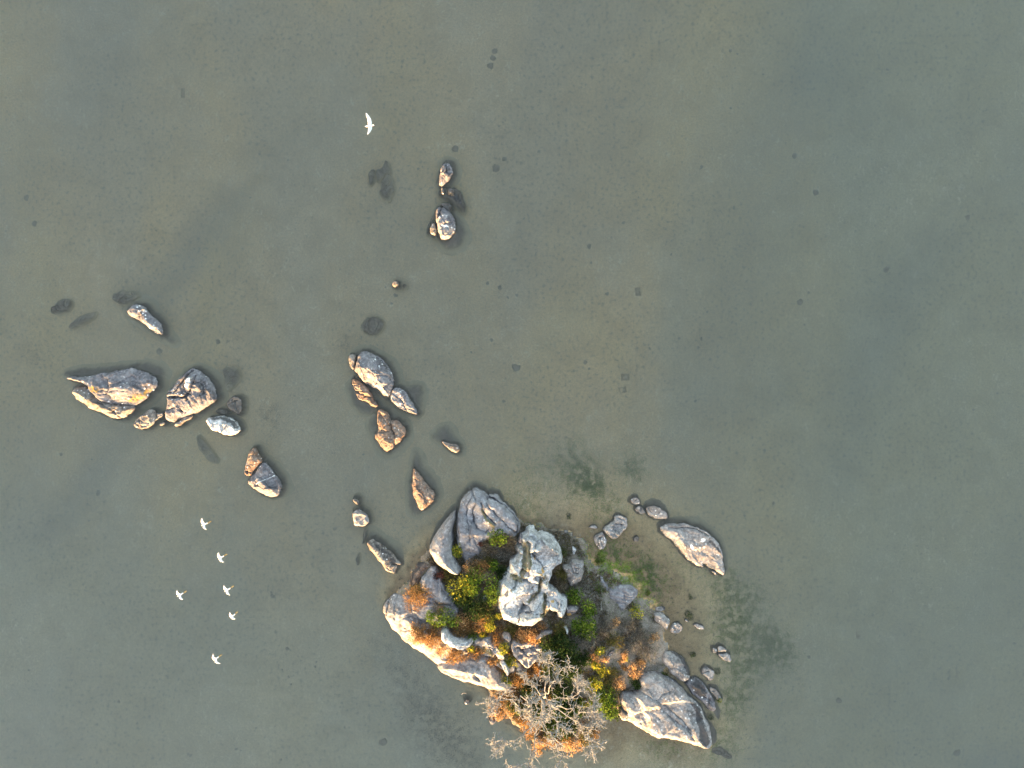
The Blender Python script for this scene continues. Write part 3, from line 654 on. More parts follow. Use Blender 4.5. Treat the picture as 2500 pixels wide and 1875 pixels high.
R('boulder', 'tall whitish boulder in the middle of the islet, grooved with grass and orange lichen', 'F',
  [(1378, 600), (1420, 572), (1425, 540), (1500, 534), (1516, 602), (1580, 626), (1640, 690), (1722, 772), (1728, 822), (1662, 872), (1642, 950), (1620, 1020), (1650, 1060), (1720, 1110), (1782, 1150),
   (1798, 1205), (1782, 1295), (1750, 1345), (1690, 1335), (1685, 1270), (1640, 1255), (1592, 1312), (1582, 1348), (1480, 1412), (1400, 1408), (1300, 1384), (1220, 1344), (1180, 1284), (1163, 1180),
   (1158, 1080), (1180, 1000), (1240, 950), (1248, 890), (1290, 800), (1350, 750), (1388, 690)], 3.1, 1.3, 2.2, (-0.02, 0.02), land=True, e=0.6, slope=4,
  lobes=[dict(o=[(1240, 960), (1340, 980), (1420, 1040), (1400, 1180), (1330, 1290), (1250, 1300), (1190, 1220), (1180, 1060)], H=3.35, w=0.9, e=1.8, slope=4, tilt=(0.10, 0.22), p=1.6),
         dict(o=[(1500, 640), (1600, 640), (1700, 780), (1650, 840), (1560, 830), (1500, 760)], H=3.0, w=0.5, e=2.0, slope=4),
         dict(o=[(1380, 1300), (1460, 1275), (1560, 1290), (1575, 1345), (1480, 1400), (1400, 1395)], H=2.6, w=0.5, e=1.0, slope=4)],
  cracks=[([(1395, 640), (1400, 740), (1370, 940), (1395, 960)], 0.14, 0.4), ([(1440, 640), (1450, 740), (1500, 760)], 0.10, 0.35), ([(1540, 960), (1530, 1080), (1460, 1160), (1380, 1260), (1350, 1330)], 0.12, 0.4),
          ([(1590, 1090), (1590, 1200), (1560, 1280)], 0.15, 0.4), ([(1248, 918), (1300, 930), (1340, 920)], 0.06, 0.4), ([(1340, 960), (1260, 1060), (1230, 1090)], 0.08, 0.35), ([(1500, 640), (1490, 740), (1580, 860)], 0.06, 0.3),
          ([(1660, 1060), (1650, 1120), (1700, 1190)], 0.05, 0.15), ([(1775, 1130), (1720, 1220), (1690, 1260)], 0.05, 0.2), ([(1320, 1150), (1325, 1210)], 0.04, 0.2), ([(1350, 1270), (1400, 1210)], 0.07, 0.4),
          ([(1400, 1100), (1440, 1060), (1450, 960)], 0.05, 0.2), ([(1640, 1250), (1620, 1180), (1560, 1140)], 0.06, 0.3), ([(1420, 900), (1450, 840), (1440, 800)], 0.06, 0.2), ([(1380, 1290), (1440, 1260), (1570, 1280)], 0.06, 0.35)],
  paints=[('dirt', [(1255, 930), (1330, 900), (1390, 930), (1380, 990), (1300, 960)], 0.8, 0.15), ('dirt', [(1500, 870), (1600, 900), (1620, 1000), (1560, 960)], 0.7, 0.2), ('dirt', [(1390, 650), (1430, 640), (1460, 720), (1470, 830), (1420, 880), (1400, 960), (1370, 930), (1380, 780)], 1.0, 0.2), ('dirt', [(1540, 960), (1580, 980), (1540, 1090), (1440, 1180), (1420, 1160), (1510, 1070)], 1.0, 0.2),
          ('dirt', [(1580, 1090), (1610, 1100), (1600, 1240), (1680, 1280), (1660, 1330), (1590, 1350), (1540, 1290), (1570, 1200)], 1.0, 0.2), ('dirt', [(1270, 1040), (1310, 1000), (1330, 960), (1290, 1060)], 0.9, 0.15),
          ('lichen', [(1640, 1140), (1665, 1140), (1670, 1170), (1640, 1172)], 1.0, 0.05), ('lichen', [(1495, 765), (1512, 765), (1512, 785), (1495, 785)], 1.0, 0.05), ('lichen', [(1555, 845), (1600, 880), (1580, 905), (1550, 870)], 0.9, 0.06),
          ('lichen', [(1700, 1315), (1760, 1310), (1750, 1345), (1695, 1340)], 1.0, 0.05), ('dark', [(1440, 1340), (1560, 1370)], 0.4, 0.15),
          ('white', [(1290, 980), (1420, 1050), (1350, 1260), (1220, 1200), (1200, 1080)], 0.55, 0.5)],
  parts=[('main_block', None), ('top_block', [(1370, 590), (1410, 520), (1510, 520), (1518, 605), (1490, 745), (1450, 740), (1440, 640), (1395, 640)]),
         ('shoulder_block', [(1505, 610), (1500, 745), (1580, 862), (1670, 880), (1760, 830), (1640, 670), (1580, 610)]),
         ('right_block', [(1655, 1050), (1650, 1120), (1700, 1190), (1690, 1260), (1680, 1350), (1780, 1360), (1820, 1200), (1730, 1100)]),
         ('foot_block', [(1350, 1330), (1380, 1290), (1440, 1262), (1570, 1282), (1610, 1350), (1480, 1440), (1380, 1430)])],
  mat='pale', rough=0.06, cuts=8, ds=0.042, warp=0.12, facet=0.11)
R('rock', 'grey block with yellow lichen rim wedged against the right foot of the whitish boulder', 'N', [(610, 205), (700, 178), (805, 200), (835, 300), (720, 390), (650, 412), (600, 385)], 1.7, 0.5, land=True, mat='grey',
  paints=[('lichen', [(605, 330), (700, 330), (710, 390), (640, 415), (600, 390)], 1.0, 0.06)])
R('rock', 'little pale stone standing below the whitish boulder beside a grass tuft', 'N', [(540, 592), (600, 568), (662, 620), (642, 702), (600, 735), (560, 690)], 1.55, 0.3, land=True, mat='pale', cuts=5)
R('rock', 'slim grey flank stone leaning on the upper left of the whitish boulder', 'L', [(640, 190), (680, 168), (720, 200), (702, 360), (640, 365), (620, 280)], 1.5, 0.3, land=True, mat='grey', cuts=4)
R('rock', 'fist like pale stone on the left shoulder of the whitish boulder', 'L', [(652, 490), (690, 462), (728, 480), (722, 540), (680, 552)], 2.1, 0.2, land=True, e=1.2, mat='pale', cuts=3)
R('rock', 'heart shaped pale grey rock right of the whitish boulder', 'L',
  [(1388, 762), (1460, 723), (1540, 730), (1572, 690), (1582, 640), (1640, 628), (1760, 658), (1822, 700), (1823, 780), (1802, 930), (1752, 1012), (1640, 1122), (1580, 1142), (1520, 1042), (1480, 880)],
  1.2, 0.7, 2.2, (0.0, -0.05), land=True, cracks=[([(1560, 700), (1580, 780), (1600, 855), (1690, 865)], 0.05, 0.25), ([(1620, 770), (1760, 800)], 0.03, 0.08)],
  paints=[('white', [(1560, 1030), (1620, 960)], 0.7, 0.03)], mat='bank', cuts=4)
R('rock', 'small upright whitish stone on the bare mud above the heart shaped rock', 'L', [(1578, 412), (1620, 388), (1660, 430), (1678, 480), (1640, 565), (1602, 530)], 0.42, 0.3, land=True, mat='pale', cuts=4)
R('rock', 'layered tan rock in shallow water, larger of the pair off the upper right shore', 'H', [(452, 512), (545, 452), (555, 400), (620, 398), (684, 450), (652, 520), (602, 592), (550, 614), (510, 592), (463, 545)], 0.55, 0.5,
  strata=(1.2, 0.28, 0.09), mat='bank', cuts=4)
R('rock', 'cracked tan rock like a loaf, smaller of the pair off the upper right shore', 'H', [(363, 602), (420, 548), (470, 568), (492, 622), (472, 682), (420, 708), (400, 682), (375, 650)], 0.45, 0.4,
  cracks=[([(400, 690), (415, 640), (405, 615), (445, 590)], 0.05, 0.2)], mat='bank', cuts=3)
R('rock', 'flat tan stone in the shallows left of the cracked loaf rock', 'H', [(322, 505), (358, 482), (398, 495), (390, 512), (340, 516)], 0.1, 0.15, mat='bank', cuts=1)
R('rock', 'narrow tan stone on the wet mud right of the whitish boulder top', 'H', [(85, 528), (125, 530), (165, 575), (150, 588), (110, 570)], 0.16, 0.15, land=True, mat='bank', cuts=2)
R('rock', 'round dark stone in the shallows between the loaf rock and the leaf shaped rock', 'H', [(722, 605), (745, 585), (772, 605), (765, 632), (735, 636)], 0.04, 0.2, mat='dark', cuts=0)
R('boulder', 'leaf shaped flat boulder with white splashes in the water right of the islet', 'H',
  [(942, 512), (1050, 458), (1200, 478), (1350, 518), (1450, 600), (1512, 680), (1533, 800), (1560, 935), (1500, 932), (1430, 882), (1392, 850), (1372, 832), (1345, 838), (1368, 876), (1300, 855), (1210, 792), (1130, 702), (1080, 632), (1000, 572)],
  0.30, 0.7, 2.0, (-0.04, -0.07), under=[([(1050, 450), (1200, 440), (1400, 510), (1540, 660), (1580, 800), (1590, 950), (1500, 900), (1400, 700)], -0.05)],
  cracks=[([(1045, 505), (1150, 512), (1300, 520), (1400, 585)], 0.05, 0.16), ([(1110, 640), (1140, 600), (1300, 640)], 0.03, 0.05), ([(1180, 560), (1200, 520)], 0.03, 0.07)],
  paints=[('white', [(1325, 615), (1365, 603), (1362, 625), (1335, 640)], 1.0, 0.03), ('white', [(1225, 655), (1245, 655), (1262, 695), (1245, 705), (1228, 680)], 1.0, 0.03), ('dark', [(1335, 830), (1385, 830), (1385, 858), (1340, 858)], 1.0, 0.04),
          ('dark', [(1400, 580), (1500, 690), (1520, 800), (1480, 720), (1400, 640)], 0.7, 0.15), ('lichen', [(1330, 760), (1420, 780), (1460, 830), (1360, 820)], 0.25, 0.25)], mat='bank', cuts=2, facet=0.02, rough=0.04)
R('rock', 'slip of flat stone at the tip of the leaf shaped boulder', 'H', [(1425, 902), (1450, 900), (1480, 935), (1460, 938)], 0.06, 0.1, mat='bank', cuts=0)
R('rock', 'upper left piece of the low broken rock above the leaf shaped boulder', 'H', [(693, 240), (760, 236), (788, 290), (752, 312), (700, 285)], 0.035, 0.3, mat='bank', cuts=1)
R('rock', 'lower left piece of the low broken rock above the leaf shaped boulder', 'H', [(733, 340), (790, 312), (834, 372), (803, 396), (750, 372)], 0.035, 0.3, mat='bank', cuts=1)
R('rock', 'right piece of the low broken rock above the leaf shaped boulder', 'H', [(836, 330), (900, 306), (980, 338), (1040, 380), (1034, 438), (920, 434), (860, 392)], 0.05, 0.4,
  under=[([(810, 300), (900, 250), (1000, 280), (1060, 380), (1000, 420)], -0.12)], mat='bank', cuts=1, paints=[('white', [(918, 392), (928, 392), (928, 402), (918, 402)], 1.0, 0.03)])
R('rock', 'folded violet grey rock set in the ground right of the heart shaped rock', 'H',
  [(405, 930), (425, 925), (452, 950), (502, 1010), (525, 1050), (600, 1030), (700, 1020), (772, 1070), (762, 1130), (692, 1192), (645, 1240), (620, 1288), (590, 1212), (510, 1192), (478, 1110), (430, 1020)],
  0.6, 0.6, 2.0, land=True, strata=(1.45, 0.22, 0.07), mat='smooth', cuts=3, rough=0.05, cracks=[([(480, 960), (520, 1050), (570, 1060)], 0.04, 0.15)])
R('rock', 'small dark edged stone at the top of the trio on the right bank', 'H', [(918, 1228), (960, 1208), (1022, 1230), (985, 1272), (940, 1268)], 0.42, 0.3, land=True, mat='bank', cuts=2, paints=[('dark', [(975, 1210), (1030, 1215), (1020, 1250), (990, 1245)], 0.9, 0.06)])
R('rock', 'pale oblong rock with dark rear edge, largest of the trio on the right bank', 'H', [(903, 1272), (940, 1268), (1002, 1290), (1063, 1340), (1058, 1390), (1025, 1445), (980, 1402), (905, 1345)], 0.6, 0.5, land=True, mat='bank', cuts=3,
  paints=[('dark', [(1005, 1285), (1070, 1335), (1060, 1370), (1040, 1330), (1000, 1300)], 0.9, 0.06)])
R('rock', 'round loaf shaped rock at the water end of the trio on the right bank', 'H', [(1043, 1422), (1075, 1370), (1120, 1347), (1168, 1388), (1168, 1432), (1120, 1474), (1070, 1462)], 0.42, 0.4, mat='bank', cuts=2, strata=(1.1, 0.3, 0.05),
  paints=[('dark', [(1070, 1365), (1120, 1340), (1175, 1385), (1165, 1400), (1120, 1365)], 0.7, 0.06)])
R('rock', 'low flat stone in the shallows right of the trio', 'H', [(1268, 1380), (1310, 1376), (1364, 1415), (1342, 1434), (1290, 1412)], 0.07, 0.15, mat='bank', cuts=1)
R('rock', 'sliver of stone in the shallows below the lone green clump', 'H', [(1188, 1345), (1210, 1342), (1230, 1365), (1205, 1370)], 0.04, 0.1, mat='bank', cuts=0)
R('rock', 'upper piece of the split stone far right of the islet', 'I', [(1298, 382), (1340, 386), (1390, 432), (1296, 428)], 0.17, 0.22, mat='bank', cuts=1)
R('rock', 'lower piece of the split stone far right of the islet', 'I', [(1286, 442), (1390, 440), (1433, 500), (1416, 530), (1340, 492)], 0.17, 0.25, mat='bank', cuts=1, strata=(0.9, 0.3, 0.04))
R('rock', 'small left piece of the split stone far right of the islet', 'I', [(1243, 390), (1285, 393), (1288, 430), (1266, 448)], 0.12, 0.2, mat='bank', cuts=0)
R('rock_slab', 'pale oblong slab edged in black above the huge slab at the lower right', 'Q',
  [(850, 205), (890, 130), (930, 78), (1020, 93), (1180, 150), (1292, 260), (1342, 420), (1372, 540), (1300, 592), (1220, 612), (1150, 582), (1050, 492), (960, 382), (900, 292)], 0.8, 0.6, 2.0, (-0.05, -0.08),
  paints=[('dark', [(1000, 85), (1180, 145), (1300, 260), (1350, 420), (1380, 545), (1300, 480), (1240, 300), (1160, 190)], 0.95, 0.10)], cracks=[([(1140, 370), (1260, 470), (1340, 490)], 0.03, 0.07)], mat='bank', strata=(0.85, 0.5, 0.03), cuts=3, slope=1.6)
R('rock', 'black stained rough rock with white flecks between the slabs and the lake', 'Q',
  [(1248, 645), (1390, 552), (1480, 540), (1602, 620), (1702, 800), (1762, 900), (1832, 1100), (1812, 1202), (1700, 1132), (1560, 962), (1440, 902), (1380, 802), (1300, 702)], 0.5, 0.75, 1.8,
  under=[([(1500, 540), (1700, 700), (1900, 1000), (2000, 1300), (1900, 1500), (1750, 1250), (1560, 960)], -0.10)],
  paints=[('dark', [(1380, 560), (1480, 540), (1600, 620), (1680, 800), (1600, 960), (1480, 880), (1380, 720)], 0.75, 0.25)], mat='grey', rough=0.09, strata=(0.85, 0.4, 0.05))
R('boulder', 'huge sloping slab with long cracks and black rim, lower right of islet', 'I',
  [(578, 642), (640, 613), (700, 606), (780, 623), (870, 668), (932, 708), (982, 768), (1062, 848), (1122, 898), (1182, 1000), (1228, 1100), (1243, 1200), (1243, 1275), (1200, 1300), (1150, 1284), (1050, 1248),
   (900, 1208), (780, 1193), (690, 1178), (620, 1122), (560, 1092), (480, 1052), (420, 1022), (398, 960), (420, 880), (398, 830), (440, 780), (490, 800), (560, 770), (600, 745), (592, 690)], 0.95, 0.55, 2.6, (-0.05, -0.09),
  cracks=[([(600, 748), (720, 832), (830, 897), (960, 1010), (1025, 1095)], 0.05, 0.16), ([(720, 835), (780, 780), (850, 750)], 0.05, 0.14), ([(640, 925), (700, 870)], 0.04, 0.10), ([(600, 910), (680, 940), (760, 990)], 0.04, 0.10),
          ([(830, 960), (930, 1040), (1010, 1090), (1070, 1200)], 0.05, 0.13), ([(490, 810), (530, 890)], 0.05, 0.14), ([(590, 1040), (612, 1060), (612, 1085)], 0.05, 0.12), ([(400, 890), (480, 960), (490, 1040)], 0.08, 0.2), ([(840, 900), (960, 905)], 0.03, 0.05)],
  paints=[('dark', [(1040, 850), (1120, 905), (1160, 1000), (1180, 1110), (1230, 1230), (1180, 1262), (1110, 1190), (1110, 1080), (1080, 960)], 0.85, 0.16), ('dark', [(680, 1165), (820, 1178), (1000, 1212), (1150, 1255)], 0.8, 0.12),
          ('dark', [(420, 870), (480, 900), (480, 1010), (420, 1000), (400, 930)], 0.7, 0.12), ('dark', [(1000, 910), (1090, 960), (1080, 1000), (1010, 940)], 0.6, 0.1), ('white', [(1020, 1080), (1090, 1100), (1120, 1190), (1040, 1180)], 0.3, 0.2)],
  under=[([(1180, 980), (1300, 1100), (1330, 1250), (1250, 1330), (1180, 1290)], -0.08)],
  parts=[('lower_slab', None), ('upper_slab', [(560, 600), (600, 748), (720, 834), (780, 780), (850, 750), (960, 760), (900, 660), (780, 590)]),
         ('middle_slab', [(720, 834), (780, 780), (850, 750), (960, 755), (1100, 880), (1200, 1000), (1260, 1150), (1070, 1200), (1025, 1095), (960, 1010), (830, 897)]), ('end_block', [(380, 800), (430, 770), (500, 810), (480, 960), (490, 1060), (380, 1040)])],
  mat='bank', rough=0.025, strata=(0.95, 0.5, 0.022), cuts=4, slope=1.8, facet=0.025)
R('rock', 'cracked low rock like a cobble, half awash right of the black edged slab', 'Q', [(1568, 445), (1590, 368), (1650, 345), (1802, 420), (1792, 500), (1752, 625), (1680, 582), (1580, 502)], 0.14, 0.4,
  cracks=[([(1560, 480), (1700, 440)], 0.05, 0.12), ([(1590, 390), (1640, 360), (1670, 390)], 0.05, 0.1)], mat='bank', cuts=2)
R('rock', 'flat tan shelf awash at the water edge of the black stained rock', 'Q', [(1722, 702), (1800, 740), (1902, 862), (1955, 935), (1905, 1010), (1840, 920), (1720, 800)], 0.04, 0.4, mat='bank', cuts=1,
  under=[([(1700, 700), (1900, 800), (2000, 950), (1950, 1050), (1750, 900)], -0.12)])
R('rock', 'pale flat ledge under water off the tip of the huge slab', 'I', [(1240, 1330), (1330, 1300), (1400, 1360), (1460, 1400), (1400, 1420), (1290, 1380)], -0.08, 0.3, mat='bank', strata=(1.2, 0.3, 0.06))
R('boulder', 'blue grey boulder with a knob at its top, left side of the islet', 'F', [(458, 1025), (478, 970), (520, 910), (560, 858), (600, 853), (625, 880), (642, 920), (668, 960), (692, 1050), (750, 1110), (785, 1150), (740, 1200), (620, 1205), (560, 1130), (470, 1062)],
  1.4, 0.6, 2.3, (-0.04, -0.06), cracks=[([(600, 930), (560, 1000)], 0.03, 0.05)], mat='smooth', cuts=3, rough=0.025, facet=0.02, paints=[('white', [(555, 1090), (600, 1110)], 0.6, 0.04)])
R('rock', 'small blue grey flagstone right below the knobbed boulder', 'F', [(688, 1192), (770, 1152), (792, 1170), (765, 1262), (720, 1280)], 1.2, 0.4, land=True, mat='smooth', cuts=2, rough=0.02)
R('rock', 'wet dark pinkish slab between the sail shaped boulder and the shore brush', 'F', [(358, 1002), (388, 910), (450, 820), (520, 818), (552, 850), (475, 960), (462, 1030), (385, 1085)], 0.5, 0.5, mat='russet', cuts=1, rough=0.03,
  paints=[('dark', [(360, 990), (390, 910), (450, 820), (530, 820), (470, 850), (410, 930), (390, 1060)], 0.8, 0.12)])
R('rock', 'small grey triangular stone peeping out of the green brush left of the whitish boulder', 'F', [(1015, 1150), (1060, 1105), (1068, 1200), (1040, 1210)], 1.25, 0.25, land=True, mat='smooth', cuts=1)
R('boulder', 'bright golden whaleback boulder at the lower left shore of the islet', 'F',
  [(118, 1255), (175, 1150), (240, 1103), (332, 1103), (420, 1130), (520, 1220), (600, 1270), (720, 1360), (820, 1440), (930, 1520), (930, 1640), (860, 1760), (740, 1805), (640, 1765), (560, 1697), (470, 1642), (360, 1572), (280, 1492), (200, 1412), (135, 1312)],
  1.7, 1.75, 1.3, (0.0, 0.0), zref=0.1, cracks=[([(255, 1115), (250, 1200), (245, 1260)], 0.04, 0.12), ([(118, 1305), (165, 1295)], 0.05, 0.2), ([(190, 1160), (165, 1290)], 0.05, 0.2), ([(330, 1390), (400, 1420)], 0.03, 0.1), ([(330, 1300), (380, 1295), (430, 1320)], 0.06, 0.25)],
  paints=[('dark', [(170, 1160), (230, 1110), (200, 1200), (170, 1280)], 0.5, 0.1)],
  parts=[('main_block', None), ('end_block', [(100, 1320), (165, 1297), (190, 1160), (255, 1090), (150, 1080), (60, 1250)])], mat='bank', rough=0.04, cuts=3, facet=0.03)
R('boulder', 'long golden boulder at the lower shore of the islet beside the bare tree', 'M',
  [(430, 700), (600, 640), (700, 600), (800, 620), (950, 740), (1060, 900), (1150, 1030), (1250, 1080), (1340, 1250), (1300, 1440), (1150, 1412), (960, 1382), (780, 1332), (640, 1272), (480, 1242), (250, 1172), (60, 1092), (-110, 1000), (-60, 860), (100, 740), (250, 700)],
  1.75, 1.6, 1.3, (0.0, 0.02), zref=0.1, cracks=[([(470, 960), (510, 1050)], 0.05, 0.15), ([(590, 950), (640, 1060), (700, 1130)], 0.06, 0.2), ([(690, 920), (740, 970)], 0.06, 0.15)], mat='bank', cuts=1, facet=0.02, rough=0.035)
R('boulder', 'cream coloured boulder amid rust brown brush above the golden shore', 'K', [(1125, 1185), (1250, 1138), (1330, 1250), (1400, 1360), (1560, 1378), (1700, 1338), (1765, 1390), (1720, 1462), (1560, 1562), (1450, 1570), (1300, 1460), (1180, 1425), (1118, 1290)],
  2.2, 0.6, 1.9, (0, 0.2), land=True, zref=1.2, mat='pale', cuts=3, rough=0.04)
R('rock', 'narrow grey rib with bright left edge, first below the whitish boulder', 'M', [(678, 512), (760, 448), (900, 438), (950, 600), (1060, 660), (1122, 780), (1105, 872), (1020, 852), (900, 702), (780, 622)], 2.1, 0.35, 1.9, land=True, zref=1.3, mat='smooth', cuts=3)
R('rock', 'lower grey rock rib ending in a bright patch by the yellow moss', 'M', [(1000, 880), (1100, 850), (1200, 960), (1230, 1050), (1150, 1100), (1080, 1010)], 2.0, 0.3, land=True, zref=1.2, mat='pale', cuts=2)
R('boulder', 'flaky grey plate with orange lit ledges left of the dark green thicket', 'M',
  [(1215, 565), (1295, 470), (1450, 560), (1600, 535), (1750, 555), (1855, 640), (1790, 800), (1710, 905), (1630, 965), (1560, 1035), (1470, 1025), (1400, 905), (1340, 885), (1255, 745)], 2.1, 0.55, 1.9, (0, 0.02), land=True, zref=1.3,
  strata=(2.4, 0.55, 0.16), cracks=[([(1300, 590), (1440, 690), (1540, 800)], 0.06, 0.2), ([(1440, 690), (1600, 640), (1760, 720)], 0.06, 0.2)], mat='smooth', cuts=6, rough=0.07)
R('rock', 'small pale plate of rock showing through dry grass below the whitish boulder', 'M', [(1055, 375), (1170, 325), (1255, 450), (1185, 490), (1100, 425)], 2.0, 0.3, land=True, zref=1.2, mat='smooth', cuts=2)
R('rock', 'long grey ledge right under the foot of the whitish boulder', 'M', [(1660, 470), (1700, 360), (1960, 285), (1995, 335), (1860, 405), (1720, 480)], 1.95, 0.3, land=True, zref=1.2, mat='smooth', cuts=3, strata=(1.2, 0.3, 0.05))
R('rock', 'faint grey outcrop among yellow and rust shrubs right of the green thicket', 'N', [(1290, 1250), (1350, 1090), (1420, 1030), (1520, 980), (1565, 1010), (1430, 1120), (1360, 1250)], 1.25, 0.3, land=True, mat='grey', cuts=3)
R('rock', 'tiny orange lit stone in the water left of the bare tree', 'M', [(395, 1570), (440, 1535), (490, 1555), (485, 1610), (410, 1615)], 0.22, 0.18, mat='tan', cuts=1, ds=0.03)
R('rock', 'pale pointed stone at the water edge under the left branches of the tree', 'O', [(232, 768), (300, 800), (350, 830), (330, 870), (290, 898), (260, 860)], 0.35, 0.2, mat='bank', cuts=2, ds=0.03)
R('boulder', 'broad pale bedrock sheet showing through the rust brush below the whitish boulder', 'M',
  [(120, 600), (300, 520), (450, 420), (700, 400), (1000, 330), (1300, 420), (1700, 480), (1850, 620), (1790, 830), (1650, 990), (1400, 1110), (1200, 1120), (1000, 1000), (800, 800), (600, 720), (350, 800), (150, 760)], 1.55, 0.7, 2.0, (0, 0.05), land=True, zref=1.0,
  strata=(0.6, 0.6, 0.10), mat='bank', cuts=6, facet=0.07, paints=[('dirt', [(560, 640), (800, 620), (1000, 760), (1150, 960), (1050, 1000), (850, 780), (640, 720)], 0.8, 0.2), ('dirt', [(1050, 480), (1200, 600), (1300, 800), (1260, 900), (1120, 700)], 0.8, 0.2)])
R('boulder', 'flat grey bedrock between the round rust brown bush and the knobbed boulder', 'K',
  [(560, 700), (700, 560), (900, 520), (1150, 640), (1450, 700), (1500, 900), (1330, 1060), (1000, 1110), (760, 1010), (600, 880)], 1.15, 0.5, 2.0, (0, 0.03), land=True, zref=0.8, mat='smooth', cuts=4, facet=0.04)

# ------------------------------------------------------------------ plants
def leaf_material(name, tr=0.35):
    t = NT(name); a = t.attr('leaf_colour')
    d = t.n('BsdfDiffuse'); t.link(a.outputs['Color'], d.inputs['Color'])
    l = t.n('BsdfTranslucent'); t.link(a.outputs['Color'], l.inputs['Color'])
    m = t.n('MixShader'); m.inputs[0].default_value = tr
    t.link(d.outputs[0], m.inputs[1]); t.link(l.outputs[0], m.inputs[2])
    return t.surf(m.outputs[0])
LEAF = leaf_material('leaf')
def bark_material(name, a, b):
    t = NT(name); p = t.pos()
    c = t.ramp(t.noise(p, 9.0, 4, 0.7, 0.0, '3D'), [(0.35, a), (0.65, b)])
    return t.surf(t.bsdf(c, 0.9, t.bump(t.noise(p, 60, 2, 0.6, 0.0, '3D'), 0.4, 0.01), 0.2))
TWIG = bark_material('twig_bark', (0.055, 0.042, 0.03), (0.12, 0.095, 0.07))
BARK = bark_material('lichened_bark', (0.12, 0.12, 0.118), (0.33, 0.335, 0.33))

PAL = {
    'rust': [(0.185, 0.098, 0.038), (0.13, 0.075, 0.032), (0.23, 0.135, 0.058), (0.075, 0.050, 0.026), (0.14, 0.10, 0.045)],
    'orange': [(0.32, 0.20, 0.095), (0.26, 0.15, 0.07), (0.37, 0.25, 0.13), (0.15, 0.095, 0.047)],
    'green': [(0.045, 0.080, 0.012), (0.070, 0.110, 0.016), (0.025, 0.045, 0.010), (0.10, 0.135, 0.020)],
    'yellow': [(0.20, 0.185, 0.018), (0.14, 0.145, 0.018), (0.06, 0.085, 0.016), (0.25, 0.20, 0.03), (0.09, 0.11, 0.02)],
    'deep': [(0.018, 0.036, 0.011), (0.030, 0.052, 0.016), (0.012, 0.022, 0.008), (0.046, 0.066, 0.022)],
    'olive': [(0.075, 0.08, 0.022), (0.11, 0.105, 0.032), (0.05, 0.05, 0.02), (0.13, 0.10, 0.04)],
    'grey': [(0.125, 0.115, 0.103), (0.185, 0.17, 0.15), (0.065, 0.063, 0.058), (0.09, 0.092, 0.075)],
    'brown': [(0.14, 0.108, 0.076), (0.20, 0.158, 0.115), (0.075, 0.058, 0.044), (0.10, 0.09, 0.05)],
    'maroon': [(0.075, 0.028, 0.026), (0.05, 0.026, 0.022), (0.09, 0.045, 0.036)],
    'moss': [(0.07, 0.11, 0.025), (0.10, 0.14, 0.03), (0.05, 0.07, 0.02), (0.10, 0.10, 0.04)],
    'litter': [(0.20, 0.17, 0.125), (0.15, 0.13, 0.10), (0.25, 0.21, 0.15)],
    'algae': [(0.20, 0.31, 0.05), (0.15, 0.25, 0.035), (0.27, 0.33, 0.09), (0.22, 0.24, 0.10)],
}
FORM = {  # leaf length, width, leaves per square metre of crown, upright share, twig count
    'rust': (0.115, 0.040, 620, 0.55, 9), 'orange': (0.125, 0.038, 650, 0.6, 9), 'green': (0.12, 0.060, 520, 0.45, 7), 'yellow': (0.13, 0.050, 520, 0.55, 7),
    'deep': (0.12, 0.062, 560, 0.4, 8), 'olive': (0.17, 0.026, 600, 0.7, 5), 'grey': (0.19, 0.020, 620, 0.6, 9), 'brown': (0.17, 0.022, 620, 0.6, 8), 'maroon': (0.09, 0.05, 600, 0.5, 5), 'moss': (0.06, 0.035, 900, 0.3, 3)}

def leaf_mesh(c, d, ln, wd, rs):
    """diamond leaves at points c along directions d"""
    n = len(c)
    d = d / (np.linalg.norm(d, axis=1, keepdims=True) + 1e-9)
    r = rs.normal(size=(n, 3)); s = np.cross(d, r); s /= (np.linalg.norm(s, axis=1, keepdims=True) + 1e-9)
    L = (ln * rs.uniform(0.6, 1.3, n))[:, None]; W = (wd * rs.uniform(0.6, 1.3, n))[:, None]
    nrm = np.cross(s, d)
    mid = c + d * L * 0.45
    v = np.stack([c, mid + s * W * 0.5 + nrm * W * 0.15, c + d * L, mid - s * W * 0.5 + nrm * W * 0.15], 1).reshape(-1, 3)
    f = np.arange(4 * n).reshape(n, 4)
    return v, f

def tube(pts, radii, sides=5):
    """verts and faces of a tapered tube through pts"""
    pts = np.asarray(pts, float); n = len(pts)
    tg = np.gradient(pts, axis=0); tg /= (np.linalg.norm(tg, axis=1, keepdims=True) + 1e-9)
    ref = np.where(np.abs(tg[:, 2:3]) > 0.9, np.array([[1.0, 0, 0]]), np.array([[0, 0, 1.0]]))
    a = np.cross(tg, ref); a /= (np.linalg.norm(a, axis=1, keepdims=True) + 1e-9); b = np.cross(tg, a)
    an = np.arange(sides) / sides * 2 * np.pi
    ring = pts[:, None, :] + np.asarray(radii)[:, None, None] * (np.cos(an)[None, :, None] * a[:, None, :] + np.sin(an)[None, :, None] * b[:, None, :])
    v = ring.reshape(-1, 3)
    i = np.arange(n - 1)[:, None] * sides; k = np.arange(sides)[None, :]; k2 = (k + 1) % sides
    f = np.stack([i + k, i + k2, i + sides + k2, i + sides + k], -1).reshape(-1, 4)
    return v, f

def join(parts):
    vs, fs, o = [], [], 0
    for v, f in parts:
        vs.append(v); fs.append(f + o); o += len(v)
    return np.concatenate(vs), np.concatenate(fs)

